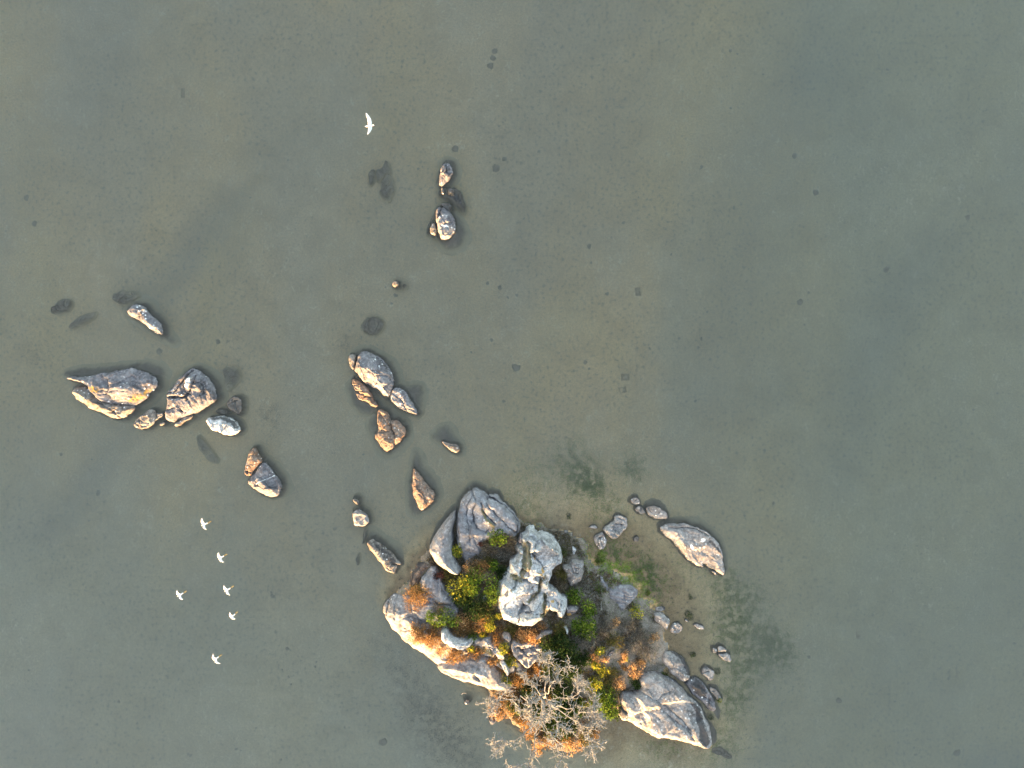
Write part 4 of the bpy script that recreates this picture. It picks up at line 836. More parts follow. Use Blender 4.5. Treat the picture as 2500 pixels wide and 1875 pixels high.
PLANT_NO = [0]
def plant(kind, view, x, y, r, label, h=None, name=None, group=None, stretch=(1.0, 1.0), cat='shrub', zoff=0.0, dens=1.0, lumps=0.45):
    PLANT_NO[0] += 1; rs = np.random.RandomState(1000 + PLANT_NO[0])
    x0, y0, s = VIEWS[view]; px, py = x0 + x * s, y0 + y * s
    rr = r * s * M_PX * (1.05 if kind in ('grey', 'brown', 'olive', 'moss') else 1.28)
    h = h if h is not None else min(0.85, 0.35 + 0.45 * rr)
    wx, wy = P(px, py, 0.8)
    def foot(a, b):                       # plants stand on soil and low rocks, never on top of the tall boulders
        q = surf_h(a, b); return q if q < 1.8 else float(bed_h(np.array([a]), np.array([b]))[0])
    z0 = foot(wx, wy)
    k = (CAM_H - z0 - 0.6 * h) / (CAM_H - 0.8); wx, wy = wx * k, wy * k
    z0 = foot(wx, wy) - 0.05 + zoff
    ln, wd, dn, up, tw = FORM[kind]
    n = int(max(120, min(4200, dn * dens * (math.pi * rr * rr * 1.0 + 0.5 * rr))))
    # uneven dome: several clumps
    ncl = max(4, int(7 * rr ** 0.7 + 4)) if rr > 0.25 else 3
    ca = rs.uniform(0, 2 * np.pi, ncl); cr = rr * np.sqrt(rs.uniform(0, 1, ncl)) * 0.72
    cc = np.stack([cr * np.cos(ca) * stretch[0], cr * np.sin(ca) * stretch[1], h * (0.30 + 0.45 * rs.uniform(0, 1, ncl)) * (1 - 0.45 * (cr / rr) ** 2)], 1)
    crad = rr * rs.uniform(0.28, 0.28 + lumps, ncl)
    own = rs.choice(ncl, n, p=crad ** 2 / (crad ** 2).sum())
    dirs = rs.normal(size=(n, 3)); dirs[:, 2] = np.abs(dirs[:, 2]) * 0.9 - 0.15
    dirs /= np.linalg.norm(dirs, axis=1, keepdims=True)
    rad = crad[own] * rs.uniform(0.45, 1.08, n)
    flat = np.array([1.0, 1.0, min(1.2, h / max(rr, 0.15) * 0.9)])
    c = cc[own] + dirs * rad[:, None] * flat
    c[:, 2] = np.maximum(c[:, 2], 0.02)
    d = dirs * (1 - up) + np.array([0, 0, 1.0]) * up + rs.normal(size=(n, 3)) * 0.45
    if kind in ('grey', 'brown', 'olive'): d = dirs + rs.normal(size=(n, 3)) * 0.55 + np.array([0, 0, 0.35])
    v, f = leaf_mesh(c, d, ln, wd, rs)
    pal = np.array(PAL[kind])
    pick = rs.choice(len(pal), n, p=None)
    shade = (0.75 + 0.5 * rs.uniform(0, 1, ncl))[own]
    col = pal[pick] * shade[:, None] * rs.uniform(0.9, 1.7, (n, 1)) * {'green': 1.4, 'yellow': 1.4, 'orange': 1.2, 'rust': 1.3}.get(kind, 1.0)
    col = np.concatenate([np.clip(col, 0, 1), np.ones((n, 1))], 1)
    nm = name or {'rust': 'rust_bush', 'orange': 'dry_bush', 'green': 'green_bush', 'yellow': 'yellow_green_bush', 'deep': 'dark_green_bush', 'olive': 'grass_tuft', 'grey': 'twiggy_shrub',
                  'brown': 'dry_grass_tuft', 'maroon': 'reddish_bush', 'moss': 'moss_cushion'}[kind]
    root = tag(empty(nm, (wx, wy, z0)), label, cat, group or {'rust': 'rust brown brush on the islet', 'orange': 'sunlit dry bushes on the islet', 'green': 'green bushes on the islet', 'yellow': 'yellow green shrubs on the islet',
               'deep': 'dark green thicket', 'olive': 'grass tufts on the islet', 'grey': 'bare twiggy shrubs', 'brown': 'dry grass tufts', 'moss': 'moss cushions'}.get(kind))
    mesh_obj('foliage', v, f, LEAF, root, smooth=False, attrs={'leaf_colour': ('FLOAT_COLOR', 'FACE', col)})
    tb = []
    for q in range(tw):
        e = cc[q % ncl] + rs.normal(size=3) * 0.3 * rr * np.array([1, 1, 0.3]); e[2] = max(e[2], 0.12)
        m = e * np.array([0.45, 0.45, 0.6]) + rs.normal(size=3) * 0.05 * rr
        tb.append(tube([np.array([0.02 * rs.normal(), 0.02 * rs.normal(), -0.08]), m, e], [0.016, 0.012, 0.005], 4))
    sv, sf = join(tb)
    mesh_obj('stem', sv, sf, TWIG, root)
    return root

# ---- left slope
plant('rust', 'K', 750, 640, 205, 'round rust brown bush between the golden whaleback and the knobbed boulder', 0.75)
plant('olive', 'K', 740, 470, 130, 'olive wisps at the rear of the round rust brown bush', 0.5)
plant('maroon', 'K', 1120, 150, 85, 'dark red plant at the tip of the sail shaped boulder', 0.4)
plant('olive', 'K', 1290, 200, 170, 'olive brush between the sail shaped boulder and the yellow green shrub', 0.55)
plant('yellow', 'K', 1560, 440, 190, 'big yellow green shrub left of the whitish boulder, its brightest lower half', 0.85)
plant('green', 'K', 1740, 330, 170, 'green upper part of the thick bushes left of the whitish boulder', 0.8)
plant('green', 'K', 2090, 430, 150, 'green bush squeezed against the left wall of the whitish boulder', 0.8, stretch=(0.8, 1.4))
plant('green', 'K', 1240, 980, 160, 'small leafy green bush above the cream coloured boulder', 0.6, stretch=(1.4, 0.8))
plant('green', 'K', 970, 950, 80, 'bright green sprig above the golden whaleback', 0.5)
plant('yellow', 'K', 1085, 1075, 95, 'yellow lit bush between green sprig and rust brush on the left slope', 0.5)
plant('rust', 'K', 760, 1180, 140, 'upper rust bush behind the golden whaleback, dark in its middle', 0.55)
plant('orange', 'K', 740, 1280, 125, 'orange dry bush hanging over the golden whaleback', 0.5)
plant('orange', 'K', 900, 1360, 140, 'glowing dry grass patch on the lower golden whaleback', 0.5)
plant('rust', 'K', 1000, 1230, 150, 'rust bush left of the cream coloured boulder', 0.6)
plant('orange', 'K', 1150, 1500, 90, 'dry bush at the lower end of the golden whaleback', 0.4)
plant('rust', 'K', 1370, 1600, 130, 'dark rust bush under the cream coloured boulder', 0.45)
plant('rust', 'K', 1460, 1130, 150, 'rust bush right above the cream coloured boulder', 0.6)
plant('orange', 'K', 1560, 980, 110, 'tan seed headed bush in the middle of the left slope', 0.6)
plant('rust', 'K', 1640, 1200, 130, 'rust bush touching the upper edge of the cream coloured boulder', 0.5)
plant('rust', 'K', 1840, 1010, 150, 'tall rust bush left of the bright yellow shrub', 0.65)
plant('yellow', 'K', 2020, 1060, 105, 'bright yellow shrub at the lower left corner of the whitish boulder', 0.6)
plant('deep', 'K', 1560, 700, 170, 'shaded green brush below the big yellow green shrub', 0.6)
plant('deep', 'K', 1800, 760, 190, 'dark brush in the hollow left of the whitish boulder', 0.6)
plant('olive', 'K', 1990, 700, 150, 'olive grass along the left foot of the whitish boulder', 0.5)
plant('green', 'K', 1760, 1280, 90, 'green plant right of the cream coloured boulder', 0.45)
plant('yellow', 'K', 1920, 1270, 60, 'pale yellow seedling right of the cream coloured boulder', 0.4)
plant('yellow', 'K', 2170, 910, 50, 'orange yellow sprig lit at the sunny foot of the whitish boulder', 0.5)
plant('brown', 'K', 1130, 760, 120, 'dry brown grass under the blue grey flagstone', 0.35)
# ---- behind the fan rock
plant('yellow', 'J', 850, 1215, 100, 'yellow tuft in the gap between the sail shaped boulder and the fan rock', 0.7, stretch=(0.7, 1.2), zoff=0.2)
plant('brown', 'J', 870, 1400, 80, 'brown tuft below the yellow tuft in the rock gap', 0.4)
plant('green', 'J', 1600, 1000, 120, 'bright green clump on the brown turf behind the fan rock', 0.55)
plant('green', 'J', 1540, 1490, 95, 'green clump between dry grass and the whitish boulder left shoulder', 0.5)
plant('maroon', 'J', 1290, 1090, 45, 'small red plant at the inner edge of the fan rock', 0.35)
plant('brown', 'J', 1420, 1180, 190, 'dull brown turf mound at the inner edge of the fan rock', 0.4)
plant('grey', 'J', 1640, 1250, 190, 'grey dry grass mound behind the fan rock', 0.45)
plant('brown', 'J', 1820, 1010, 150, 'beige dry grass sloping to the cleft right of the fan rock', 0.35, stretch=(1.1, 1.4))
plant('grey', 'J', 1830, 1220, 140, 'dusky grass left of the whitish boulder top', 0.4)
plant('olive', 'J', 1400, 1380, 120, 'dark olive grass in the middle of the fan rock hollow', 0.4)
plant('deep', 'J', 1640, 1560, 120, 'shaded brush below the green clump behind the fan rock', 0.45)
plant('orange', 'J', 1150, 1540, 120, 'orange lit dry bush at the lower tip of the fan rock', 0.6)
plant('rust', 'J', 1300, 1500, 110, 'rust bush with bare red twigs below the fan rock', 0.6)
# ---- round the whitish boulder
plant('olive', 'L', 1390, 930, 125, 'spiky bright green grass tuft between the whitish boulder and the heart shaped rock', 0.55, dens=1.3)
plant('brown', 'L', 1300, 780, 100, 'brown grass along the right shoulder of the whitish boulder', 0.4)
plant('brown', 'L', 1380, 1150, 120, 'dry grass below the spiky green tuft', 0.35)
plant('green', 'L', 1640, 1250, 120, 'green bush below the heart shaped rock', 0.6)
plant('olive', 'L', 1600, 1380, 100, 'dull green grass right of the lichened corner of the whitish boulder', 0.4)
plant('green', 'L', 1880, 1480, 130, 'tall bright green bush in the middle of the right slope', 0.8, stretch=(0.85, 1.4))
plant('moss', 'L', 2080, 660, 110, 'green moss cushion on the mud right of the heart shaped rock', 0.14, cat='moss', lumps=0.6)
plant('moss', 'L', 1450, 500, 90, 'moss cushion on the mud between whitish boulder and small upright stone', 0.12, cat='moss', lumps=0.6)
plant('moss', 'L', 2060, 1200, 110, 'mossy green mat beside the folded violet grey rock', 0.15, cat='moss', lumps=0.6)
plant('grey', 'L', 1850, 1090, 90, 'bare whitish twigs below the heart shaped rock', 0.35, dens=0.5)
# ---- below the whitish boulder
plant('rust', 'M', 950, 350, 125, 'rust bush under the sunny foot of the whitish boulder', 0.5)
plant('olive', 'M', 1250, 300, 130, 'olive grass fringe under the whitish boulder', 0.4)
plant('orange', 'M', 1400, 400, 120, 'combed dry grass hanging below the whitish boulder', 0.4)
plant('orange', 'M', 1590, 430, 115, 'copper coloured feathery tuft below the foot block', 0.5)
plant('rust', 'M', 1780, 260, 80, 'small rust tuft right of the foot block', 0.4)
plant('olive', 'M', 2090, 330, 140, 'yellowish green grass tussock beside the little pale stone', 0.55, dens=1.2)
plant('rust', 'M', 1030, 480, 90, 'rust patch between the two grey ribs', 0.35)
plant('yellow', 'M', 1120, 640, 85, 'yellow brown moss along the right of the first grey rib', 0.3)
plant('rust', 'M', 900, 830, 80, 'rust heath in the groove left of the lower rib', 0.3)
plant('rust', 'M', 1010, 980, 90, 'rust heath at the end of the groove between the ribs', 0.3)
plant('yellow', 'M', 1240, 870, 95, 'yellow green moss hump left of the flaky plate', 0.35)
plant('rust', 'M', 1180, 740, 70, 'small rust tuft above the yellow green moss hump', 0.3)
plant('yellow', 'M', 530, 620, 70, 'yellow streak of plants at the right tip of the cream coloured boulder', 0.35)
plant('rust', 'M', 600, 690, 110, 'rust heath between cream boulder and first rib', 0.35)
plant('rust', 'M', 300, 700, 120, 'rust brush above the golden shore boulder', 0.4)
plant('rust', 'M', 1330, 1090, 120, 'rust brush at the top of the long golden boulder', 0.4)
plant('yellow', 'M', 1140, 1190, 75, 'yellow patch at the right end of the long golden boulder', 0.35)
plant('rust', 'M', 1530, 1130, 140, 'dark rust brush under the upper left branches of the tree', 0.5)
plant('rust', 'M', 1700, 1000, 110, 'rust brown brush below the flaky plate', 0.45)
# ---- thicket
plant('deep', 'N', 330, 980, 190, 'dark green thicket bush right of the flaky plate', 0.95)
plant('deep', 'N', 640, 1040, 200, 'broad dark green bush in the centre of the thicket', 1.0)
plant('deep', 'N', 400, 1280, 170, 'dark green bush above the bare tree', 0.9)
plant('deep', 'N', 720, 1350, 190, 'dark green bush right above the bare tree crown', 0.95)
plant('deep', 'N', 560, 820, 120, 'upper dark bush of the thicket', 0.8)
plant('deep', 'N', 880, 1180, 130, 'shaded bush at the right side of the thicket', 0.8)
plant('yellow', 'N', 450, 1280, 60, 'little yellow plant in the dark thicket', 0.95)
plant('green', 'N', 990, 640, 170, 'mid green bush at the upper right of the thicket', 0.8)
plant('green', 'N', 850, 600, 110, 'leafy green plant left of the mid green bush', 0.7)
plant('grey', 'N', 1010, 850, 190, 'grey brown twiggy mound above the dark thicket', 0.55)
plant('grey', 'N', 1290, 560, 180, 'grey twigs right of the tall bright green bush', 0.5)
plant('brown', 'N', 1290, 720, 110, 'tan twigs below the grey twigs on the right slope', 0.45)
plant('orange', 'N', 1480, 510, 75, 'small copper bush alone on the right slope', 0.5)
plant('olive', 'N', 1440, 840, 150, 'dull green grass in the middle of the right slope', 0.4)
plant('grey', 'N', 1720, 560, 200, 'ash grey shrub on the right slope', 0.4)
plant('grey', 'N', 1950, 720, 190, 'bluish grey shrub by the right bank stones', 0.45)
plant('grey', 'N', 1750, 900, 180, 'dark twiggy shrub below the ash grey shrub', 0.45)
plant('grey', 'N', 2060, 1010, 210, 'broad grey shrub above the pale oblong slab', 0.5)
plant('brown', 'N', 1880, 560, 110, 'mauve brown heath among the grey shrubs', 0.3)
plant('yellow', 'N', 1850, 320, 95, 'yellow green bush near the right bank below the folded rock', 0.5)
plant('orange', 'N', 2185, 810, 70, 'peach coloured tuft by the right bank trio of stones', 0.55)
plant('yellow', 'N', 1195, 1025, 65, 'golden yellow tuft above two orange tufts right of the thicket', 0.6)
plant('orange', 'N', 1150, 1160, 60, 'left of two orange tufts right of the thicket', 0.55)
plant('orange', 'N', 1300, 1160, 55, 'right of two orange tufts right of the thicket', 0.5)
plant('yellow', 'N', 1150, 1310, 75, 'golden bush at the right edge of the thicket', 0.7)
plant('yellow', 'N', 1260, 1400, 95, 'larger golden bush just below the other at the thicket edge', 0.6)
plant('yellow', 'N', 1130, 1600, 85, 'yellow green bush right of the topmost tree branches', 0.6)
plant('orange', 'N', 1680, 1100, 55, 'orange tuft highest of the four in a column on the right slope', 0.5)
plant('yellow', 'N', 1710, 1175, 45, 'golden tuft second from top of the column on the right slope', 0.5)
plant('orange', 'N', 1610, 1240, 55, 'orange tuft third of the column on the right slope', 0.45)
plant('rust', 'N', 1650, 1330, 45, 'small brown tuft lowest of the column on the right slope', 0.4)
plant('orange', 'N', 1860, 1380, 105, 'peach coloured bush touching the top of the huge slab', 0.6)
plant('orange', 'N', 1960, 1250, 80, 'tan bush above the peach coloured bush by the huge slab', 0.5)
plant('orange', 'N', 1590, 1610, 110, 'glowing orange bush at the upper left corner of the huge slab', 0.65)
plant('olive', 'N', 1380, 1560, 140, 'green grass left of the glowing orange bush', 0.45)
plant('olive', 'N', 1480, 1400, 110, 'olive grass between golden bushes and peach bush', 0.4)
plant('deep', 'Q', 380, 640, 90, 'dark shrub at the upper left edge of the huge slab', 0.4)
plant('moss', 'Q', 900, 470, 80, 'mossy strip in the gap between the two pale slabs', 0.15, cat='moss')
# ---- round the tree
plant('green', 'G', 1200, 950, 110, 'round green bush left of the huge slab', 0.75)
plant('olive', 'G', 1250, 860, 80, 'brown green grass above the round green bush', 0.45)
plant('deep', 'G', 1240, 1060, 70, 'dark bush at the waterside left of the huge slab', 0.5)
plant('green', 'O', 2000, 620, 90, 'fresh green plant under the right branches of the tree', 0.6)
plant('yellow', 'O', 1790, 540, 75, 'yellow plant shining through the right branches', 0.6)
plant('yellow', 'O', 1960, 250, 90, 'yellow fern like shrub right of the upper branches', 0.6)
plant('orange', 'O', 450, 700, 130, 'copper bush at the waterside under the left branches', 0.6, stretch=(1.3, 0.8))
plant('yellow', 'O', 720, 665, 55, 'lemon yellow plant right of the copper waterside bush', 0.7)
plant('rust', 'O', 560, 440, 190, 'reddish brush under the left branches of the tree', 0.5)
plant('rust', 'O', 780, 170, 150, 'brown brush under the upper left branches', 0.5)
plant('deep', 'O', 900, 330, 150, 'dark green brush deep inside the tree crown, upper left', 0.6)
plant('rust', 'O', 1170, 430, 120, 'russet brush glimpsed in the centre of the crown', 0.7)
plant('deep', 'O', 1330, 720, 190, 'dark brush beneath the centre of the crown', 0.6)
plant('deep', 'O', 1650, 880, 160, 'dark brush beneath the lower right branches', 0.6)
plant('rust', 'O', 920, 880, 140, 'rust red bush beneath the lower left branches', 0.7)
plant('rust', 'O', 900, 1030, 75, 'rust red bush at the waterside below the crown centre', 0.6)
plant('yellow', 'O', 1225, 1090, 45, 'tiny lemon plant, left of two below the crown', 0.7)
plant('yellow', 'O', 1300, 1075, 35, 'tiny lemon plant, right of two below the crown', 0.7)
plant('orange', 'O', 1080, 1190, 85, 'copper bush under the lowest branches', 0.6)
plant('orange', 'O', 1050, 1370, 70, 'copper sprig lowest under the branches', 0.5)
plant('orange', 'O', 1620, 1290, 85, 'bright copper bush at the lower right waterside', 0.7, stretch=(0.9, 1.3))
plant('orange', 'O', 1790, 1240, 60, 'copper grass right of the bright copper bush', 0.5)
plant('olive', 'O', 1860, 1120, 140, 'olive brown bush at the right waterside under the branches', 0.6)
plant('rust', 'O', 1980, 1060, 80, 'red brown tuft at the rightmost branches', 0.5)
plant('rust', 'O', 1540, 1150, 100, 'russet bush above the bright copper bush', 0.6)
for k, (x, y, r, lb) in enumerate(((1050, 620, 150, 'dark green brush left of the crown centre'), (1480, 560, 150, 'dark green brush right of the crown centre'), (1700, 640, 130, 'dark green brush under the right limbs'), (1180, 900, 130, 'dark green brush under the lower limbs'),
                                   (1450, 1000, 120, 'dark green brush at the lower right of the crown'), (700, 560, 120, 'dark green brush under the left limbs'), (1500, 330, 150, 'dark green brush under the topmost limbs'))):
    plant('deep', 'O', x, y, r, lb, 0.75)
plant('rust', 'O', 1330, 1200, 70, 'rust tuft between the two copper waterside bushes', 0.5)
plant('rust', 'O', 780, 830, 75, 'rust tuft at the left waterside under the crown', 0.5)
plant('rust', 'O', 1250, 1180, 100, 'rust bush just below the two tiny lemon plants', 0.55)
# ---- green clumps in the right shallows
for vw, x, y, r, lb in (('H', 1228, 1300, 42, 'star shaped green clump on the right shallows near the trio of stones'), ('I', 1065, 450, 32, 'oval green clump in the shallows left of the split stone'),
                        ('I', 1285, 600, 34, 'green clump beside the cracked cobble like rock'), ('Q', 1750, 1290, 55, 'olive green clump against the sunken flank of the huge slab'),
                        ('Q', 1880, 970, 45, 'green clump beside the flat tan shelf'), ('H', 860, 1100, 26, 'little green clump right of the folded rock'),
                        ('H', 1245, 1130, 24, 'small weed clump in the shallows under the leaf shaped boulder'), ('H', 150, 400, 24, 'small dark green clump in the shallows above the islet')):
    plant('moss', vw, x, y, r, lb, 0.18, name='water_weed_clump', cat='weed', group='green clumps in the shallows', lumps=0.6)

# ---- low cover of dry grass, litter and heath over the soil
def scatter_points(poly, n, rs):
    lo, hi = poly.min(0), poly.max(0)
    p = rs.uniform(0, 1, (n * 2, 2)) * (hi - lo) + lo
    p = p[inside(p[:, 0], p[:, 1], poly)][:n]
    return p

def rock_h(p):
    z = np.full(len(p), -9.0)
    for x0, y0, ds, g in HEIGHTS:
        i = np.round((p[:, 0] - x0) / ds).astype(int); j = np.round((p[:, 1] - y0) / ds).astype(int)
        ok = (i >= 0) & (j >= 0) & (i < g.shape[1]) & (j < g.shape[0])
        z[ok] = np.maximum(z[ok], g[j[ok], i[ok]])
    return z

def ground_cover():
    rs = np.random.RandomState(4)
    p = scatter_points(CORE, 80000, rs)
    g = bed_h(p[:, 0], p[:, 1]); ok = (g > 0.05) & (rock_h(p) < g + 0.03)
    dc = sdf(p[:, 0], p[:, 1], CORE)
    thin = fbm(p[:, 0] / 1.1, p[:, 1] / 1.1, 77, 3)
    east = sstep(3.0, 8.5, p[:, 0] - 0.35 * (p[:, 1] + 14))
    ok &= (thin > -0.40 + 0.85 * east) & (dc > 0.05)
    p, g = p[ok], g[ok]; n = len(p)
    d = rs.normal(size=(n, 3)) * 0.8 + np.array([0, 0, 0.8])
    v, f = leaf_mesh(np.column_stack([p, g - 0.01]), d, 0.20, 0.030, rs)
    m1 = fbm(p[:, 0] / 1.5, p[:, 1] / 1.5, 55, 3); south = sstep(-11, -17, p[:, 1])
    pals = [np.array(PAL[k]) * q for k, q in (('brown', 0.85), ('rust', 0.9), ('olive', 1.0), ('grey', 1.0))]
    wts = np.stack([0.8 + 0 * m1, np.clip(0.2 + 1.3 * south + m1, 0.05, 3), np.clip(0.6 - 1.2 * m1, 0.05, 3), 0.3 + 1.2 * sstep(2, 6, p[:, 0])], 1)
    wts /= wts.sum(1, keepdims=True)
    pk = (rs.uniform(0, 1, (n, 1)) > np.cumsum(wts, 1)).sum(1).clip(0, 3)
    col = np.zeros((n, 3))
    for k in range(4):
        q = pals[k][rs.randint(len(pals[k]), size=n)]; col[pk == k] = q[pk == k]
    col = np.column_stack([col * rs.uniform(0.8, 1.25, (n, 1)), np.ones(n)])
    o = mesh_obj('ground_cover', v, f, LEAF, smooth=False, attrs={'leaf_colour': ('FLOAT_COLOR', 'FACE', col)})
    tag(o, 'low dry grass and heath covering the soil of the islet', 'ground cover', kind='stuff')
ground_cover()

def weed_mat(name, label, blobs, n, pal, seed, ln=0.07, wd=0.035, z_off=0.0):
    """small flakes of weed lying on the bed, one mat that nobody could count"""
    rs = np.random.RandomState(seed)
    P0 = []
    for px, py, r, wgt in blobs:
        c = np.array(P(px, py)); k = int(n * wgt)
        q = rs.normal(size=(k, 2)) * r * M_PX * 0.55 + c
        keep = fbm(q[:, 0] / 0.42, q[:, 1] / 0.42, seed, 4) > rs.uniform(-0.5, 0.5, k)
        P0.append(q[keep])
    p = np.concatenate(P0); g = bed_h(p[:, 0], p[:, 1]); ok = rock_h(p) < g + 0.02; p, g = p[ok], g[ok]
    d = rs.normal(size=(len(p), 3)) * np.array([1, 1, 0.25]) + np.array([0, 0, 0.1])
    v, f = leaf_mesh(np.column_stack([p, g + 0.015 + z_off * rs.uniform(0, 1, len(p))]), d, ln, wd, rs)
    pa = np.array(PAL[pal]); col = pa[rs.randint(len(pa), size=len(p))] * rs.uniform(0.7, 1.2, (len(p), 1))
    o = mesh_obj(name, v, f, LEAF, smooth=False, attrs={'leaf_colour': ('FLOAT_COLOR', 'FACE', np.column_stack([col, np.ones(len(p))]))})
    tag(o, label, 'water weed', kind='stuff')
weed_mat('water_weed', 'green weed speckling the shallows above and right of the islet',
         [(1420, 1170, 45, .9), (1400, 1130, 60, .5), (1450, 1185, 30, .5), (1545, 1145, 40, .4), (1480, 1240, 50, .3), (1480, 1350, 50, .7), (1560, 1395, 45, .7), (1500, 1390, 55, .6), (1590, 1430, 50, .5), (1310, 1160, 60, .25),
          (1820, 1480, 55, .8), (1800, 1540, 55, .8), (1860, 1590, 70, 1.0), (1900, 1585, 40, .7), (1830, 1650, 60, .7), (1800, 1720, 50, .5), (1780, 1430, 50, .4), (1700, 1370, 60, .2), (1930, 1620, 30, .3), (1620, 1820, 60, .3), (1760, 1830, 60, .4), (1280, 1250, 60, .3)],
         9500, 'algae', 31, 0.06, 0.034)
weed_mat('dark_silt_litter', 'dark litter lying on the lake floor near the rocks',
         [(650, 1010, 35, .5), (660, 1050, 45, .5), (690, 1195, 35, .4), (470, 800, 60, .6), (540, 920, 40, .4), (840, 840, 30, .3), (800, 1075, 40, .3), (900, 900, 90, .4), (1140, 590, 60, .4), (1060, 560, 60, .4), (930, 460, 80, .4), (420, 780, 70, .5),
          (1250, 960, 80, .25), (1500, 760, 200, .5), (1400, 900, 180, .5), (1650, 1050, 150, .4), (90, 850, 60, .4), (60, 870, 40, .3), (1730, 1740, 60, .5), (1700, 1800, 60, .6)],
         2000, 'litter', 32, 0.055, 0.03)
weed_mat('dark_weed_band', 'dark weed lying in a band on the lake floor off the golden shore',
         [(930, 1590, 50, .3), (965, 1640, 50, .5), (1000, 1690, 55, .7), (1040, 1745, 60, .9), (1075, 1790, 60, .9), (1110, 1840, 60, .8), (1150, 1880, 60, .5), (1060, 1840, 60, .4), (1010, 1760, 50, .4)],
         4200, 'litter', 33, 0.06, 0.034)

# ------------------------------------------------------------------ the bare tree
def bare_tree():
    rs = np.random.RandomState(21)
    bx, by = P(1326, 1700, 1.2); bz = surf_h(bx, by)
    root = tag(empty('bare_tree', (bx, by, bz)), 'leafless tree with pale lichen covered branches at the lower tip of the islet', 'tree')
    stems = [np.array(q) for q in ((-0.55, 0.10, 1.7), (0.05, -0.75, 2.2), (0.75, -0.15, 2.0), (0.15, 0.55, 1.9), (-0.25, -1.05, 1.9))]
    tv, tf = tube([np.array([0, 0, -0.25]), np.array([0.02, -0.03, 0.3]), np.array([0.03, -0.08, 0.75])], [0.25, 0.20, 0.18], 9)
    mesh_obj('trunk', tv, tf, BARK, root)
    for q in stems:
        m = q * np.array([0.45, 0.45, 0.62]) + rs.normal(size=3) * 0.06
        sv, sf = tube([np.array([0.02, -0.06, 0.55]), m, q], [0.12, 0.10, 0.075], 7)
        mesh_obj('stem', sv, sf, BARK, root)
    tips = [(1178, 1702, 2.9), (1200, 1730, 2.7), (1204, 1796, 3.0), (1214, 1822, 3.2), (1250, 1862, 3.6), (1288, 1884, 4.0), (1335, 1890, 4.6), (1392, 1876, 4.6), (1446, 1832, 4.2), (1468, 1806, 4.0),
            (1464, 1758, 4.2), (1468, 1732, 4.0), (1452, 1722, 3.9), (1450, 1690, 4.0), (1440, 1655, 4.0), (1416, 1650, 4.4), (1388, 1606, 4.0), (1338, 1578, 3.4), (1322, 1600, 3.6), (1272, 1634, 3.2), (1240, 1662, 3.1),
            (1325, 1745, 5.2), (1350, 1712, 5.4), (1300, 1760, 5.0), (1270, 1720, 4.2), (1385, 1770, 5.0), (1345, 1800, 5.0), (1300, 1690, 4.4)]
    def path(a, b, n, sag, wig):
        t = np.linspace(0, 1, n)[:, None]
        L = np.linalg.norm(b - a)
        p = a + (b - a) * t
        p[:, 2] += sag * L * np.sin(np.pi * t[:, 0])
        w = rs.normal(size=(n, 3)) * wig * L; w[0] = 0
        return p + w * np.sin(np.pi * np.clip(t, 0.0, 0.95))
    order = [0, 3, 5, 7, 9, 11, 14, 16, 17, 19, 21, 23] ; order += [k for k in range(len(tips)) if k not in order]
    made = []
    for k, (px, py, z) in enumerate([tips[q] for q in order]):
        x, y = P(px, py + 12, z + bz); e = np.array([x - bx, y - by, z])
        if k < 12:
            q = stems[int(np.argmin([np.linalg.norm((e - c)[:2]) for c in stems]))]
            st = q - (q - np.array([0.02, -0.06, 0.55])) * rs.uniform(0, 0.25); r0 = 0.034
        else:                                                     # forks off a limb that is already there
            cand = np.concatenate([m_[2:7] for m_ in made]); st = cand[int(np.argmin(np.linalg.norm(cand - e, axis=1) + rs.uniform(0, 0.3, len(cand))))].copy(); r0 = 0.024
        L = np.linalg.norm(e - st); n = 9
        p = path(st, e, n, 0.08, 0.055)
        r = np.linspace(r0, 0.015, n) * (0.8 + 0.05 * L)
        made.append(p)
        parts = [tube(p, r, 6)]
        for j in range(15 + int(4 * L)):                          # side branches
            t = rs.uniform(0.25, 1.0) ** 0.8; i = t * (n - 1); i0 = min(int(i), n - 2); a = p[i0] + (p[i0 + 1] - p[i0]) * (i - i0)
            ax = (p[i0 + 1] - p[i0]); ax /= np.linalg.norm(ax)
            d = ax * 0.7 + rs.normal(size=3) * np.array([0.75, 0.75, 0.5]); d /= np.linalg.norm(d)
            l2 = rs.uniform(0.25, 0.75) * (1.15 - 0.5 * t)
            q = path(a, a + d * l2, 5, 0.05, 0.09)
            parts.append(tube(q, np.linspace(0.018, 0.011, 5), 4))
            for m in range(rs.randint(3, 7)):                     # twigs
                b0 = q[rs.randint(1, 5)]
                d2 = d * 0.6 + rs.normal(size=3) * 0.7; d2 /= np.linalg.norm(d2)
                w = path(b0, b0 + d2 * rs.uniform(0.10, 0.30), 4, 0.0, 0.12)
                parts.append(tube(w, np.linspace(0.0125, 0.0085, 4), 4))
        v, f = join(parts)
        mesh_obj('limb', v, f, BARK, root)
bare_tree()

# ------------------------------------------------------------------ birds
def plain(name, c, rough=0.6):
    t = NT(name); p = t.pos()
    n = t.noise(p, 30, 3, 0.6, 0.0, '3D')
    return t.surf(t.bsdf(t.mixc(t.mapr(n, 0.3, 0.7, 0, 0.25), c, tuple(q * 0.75 for q in c)), rough))
FEATHER = plain('white_feathers', (0.66, 0.66, 0.66)); BEAK = plain('horn_beak', (0.10, 0.085, 0.06), 0.4); LEG = plain('yellow_legs', (0.22, 0.17, 0.05), 0.5); WINGTIP = plain('grey_wing', (0.62, 0.63, 0.65))

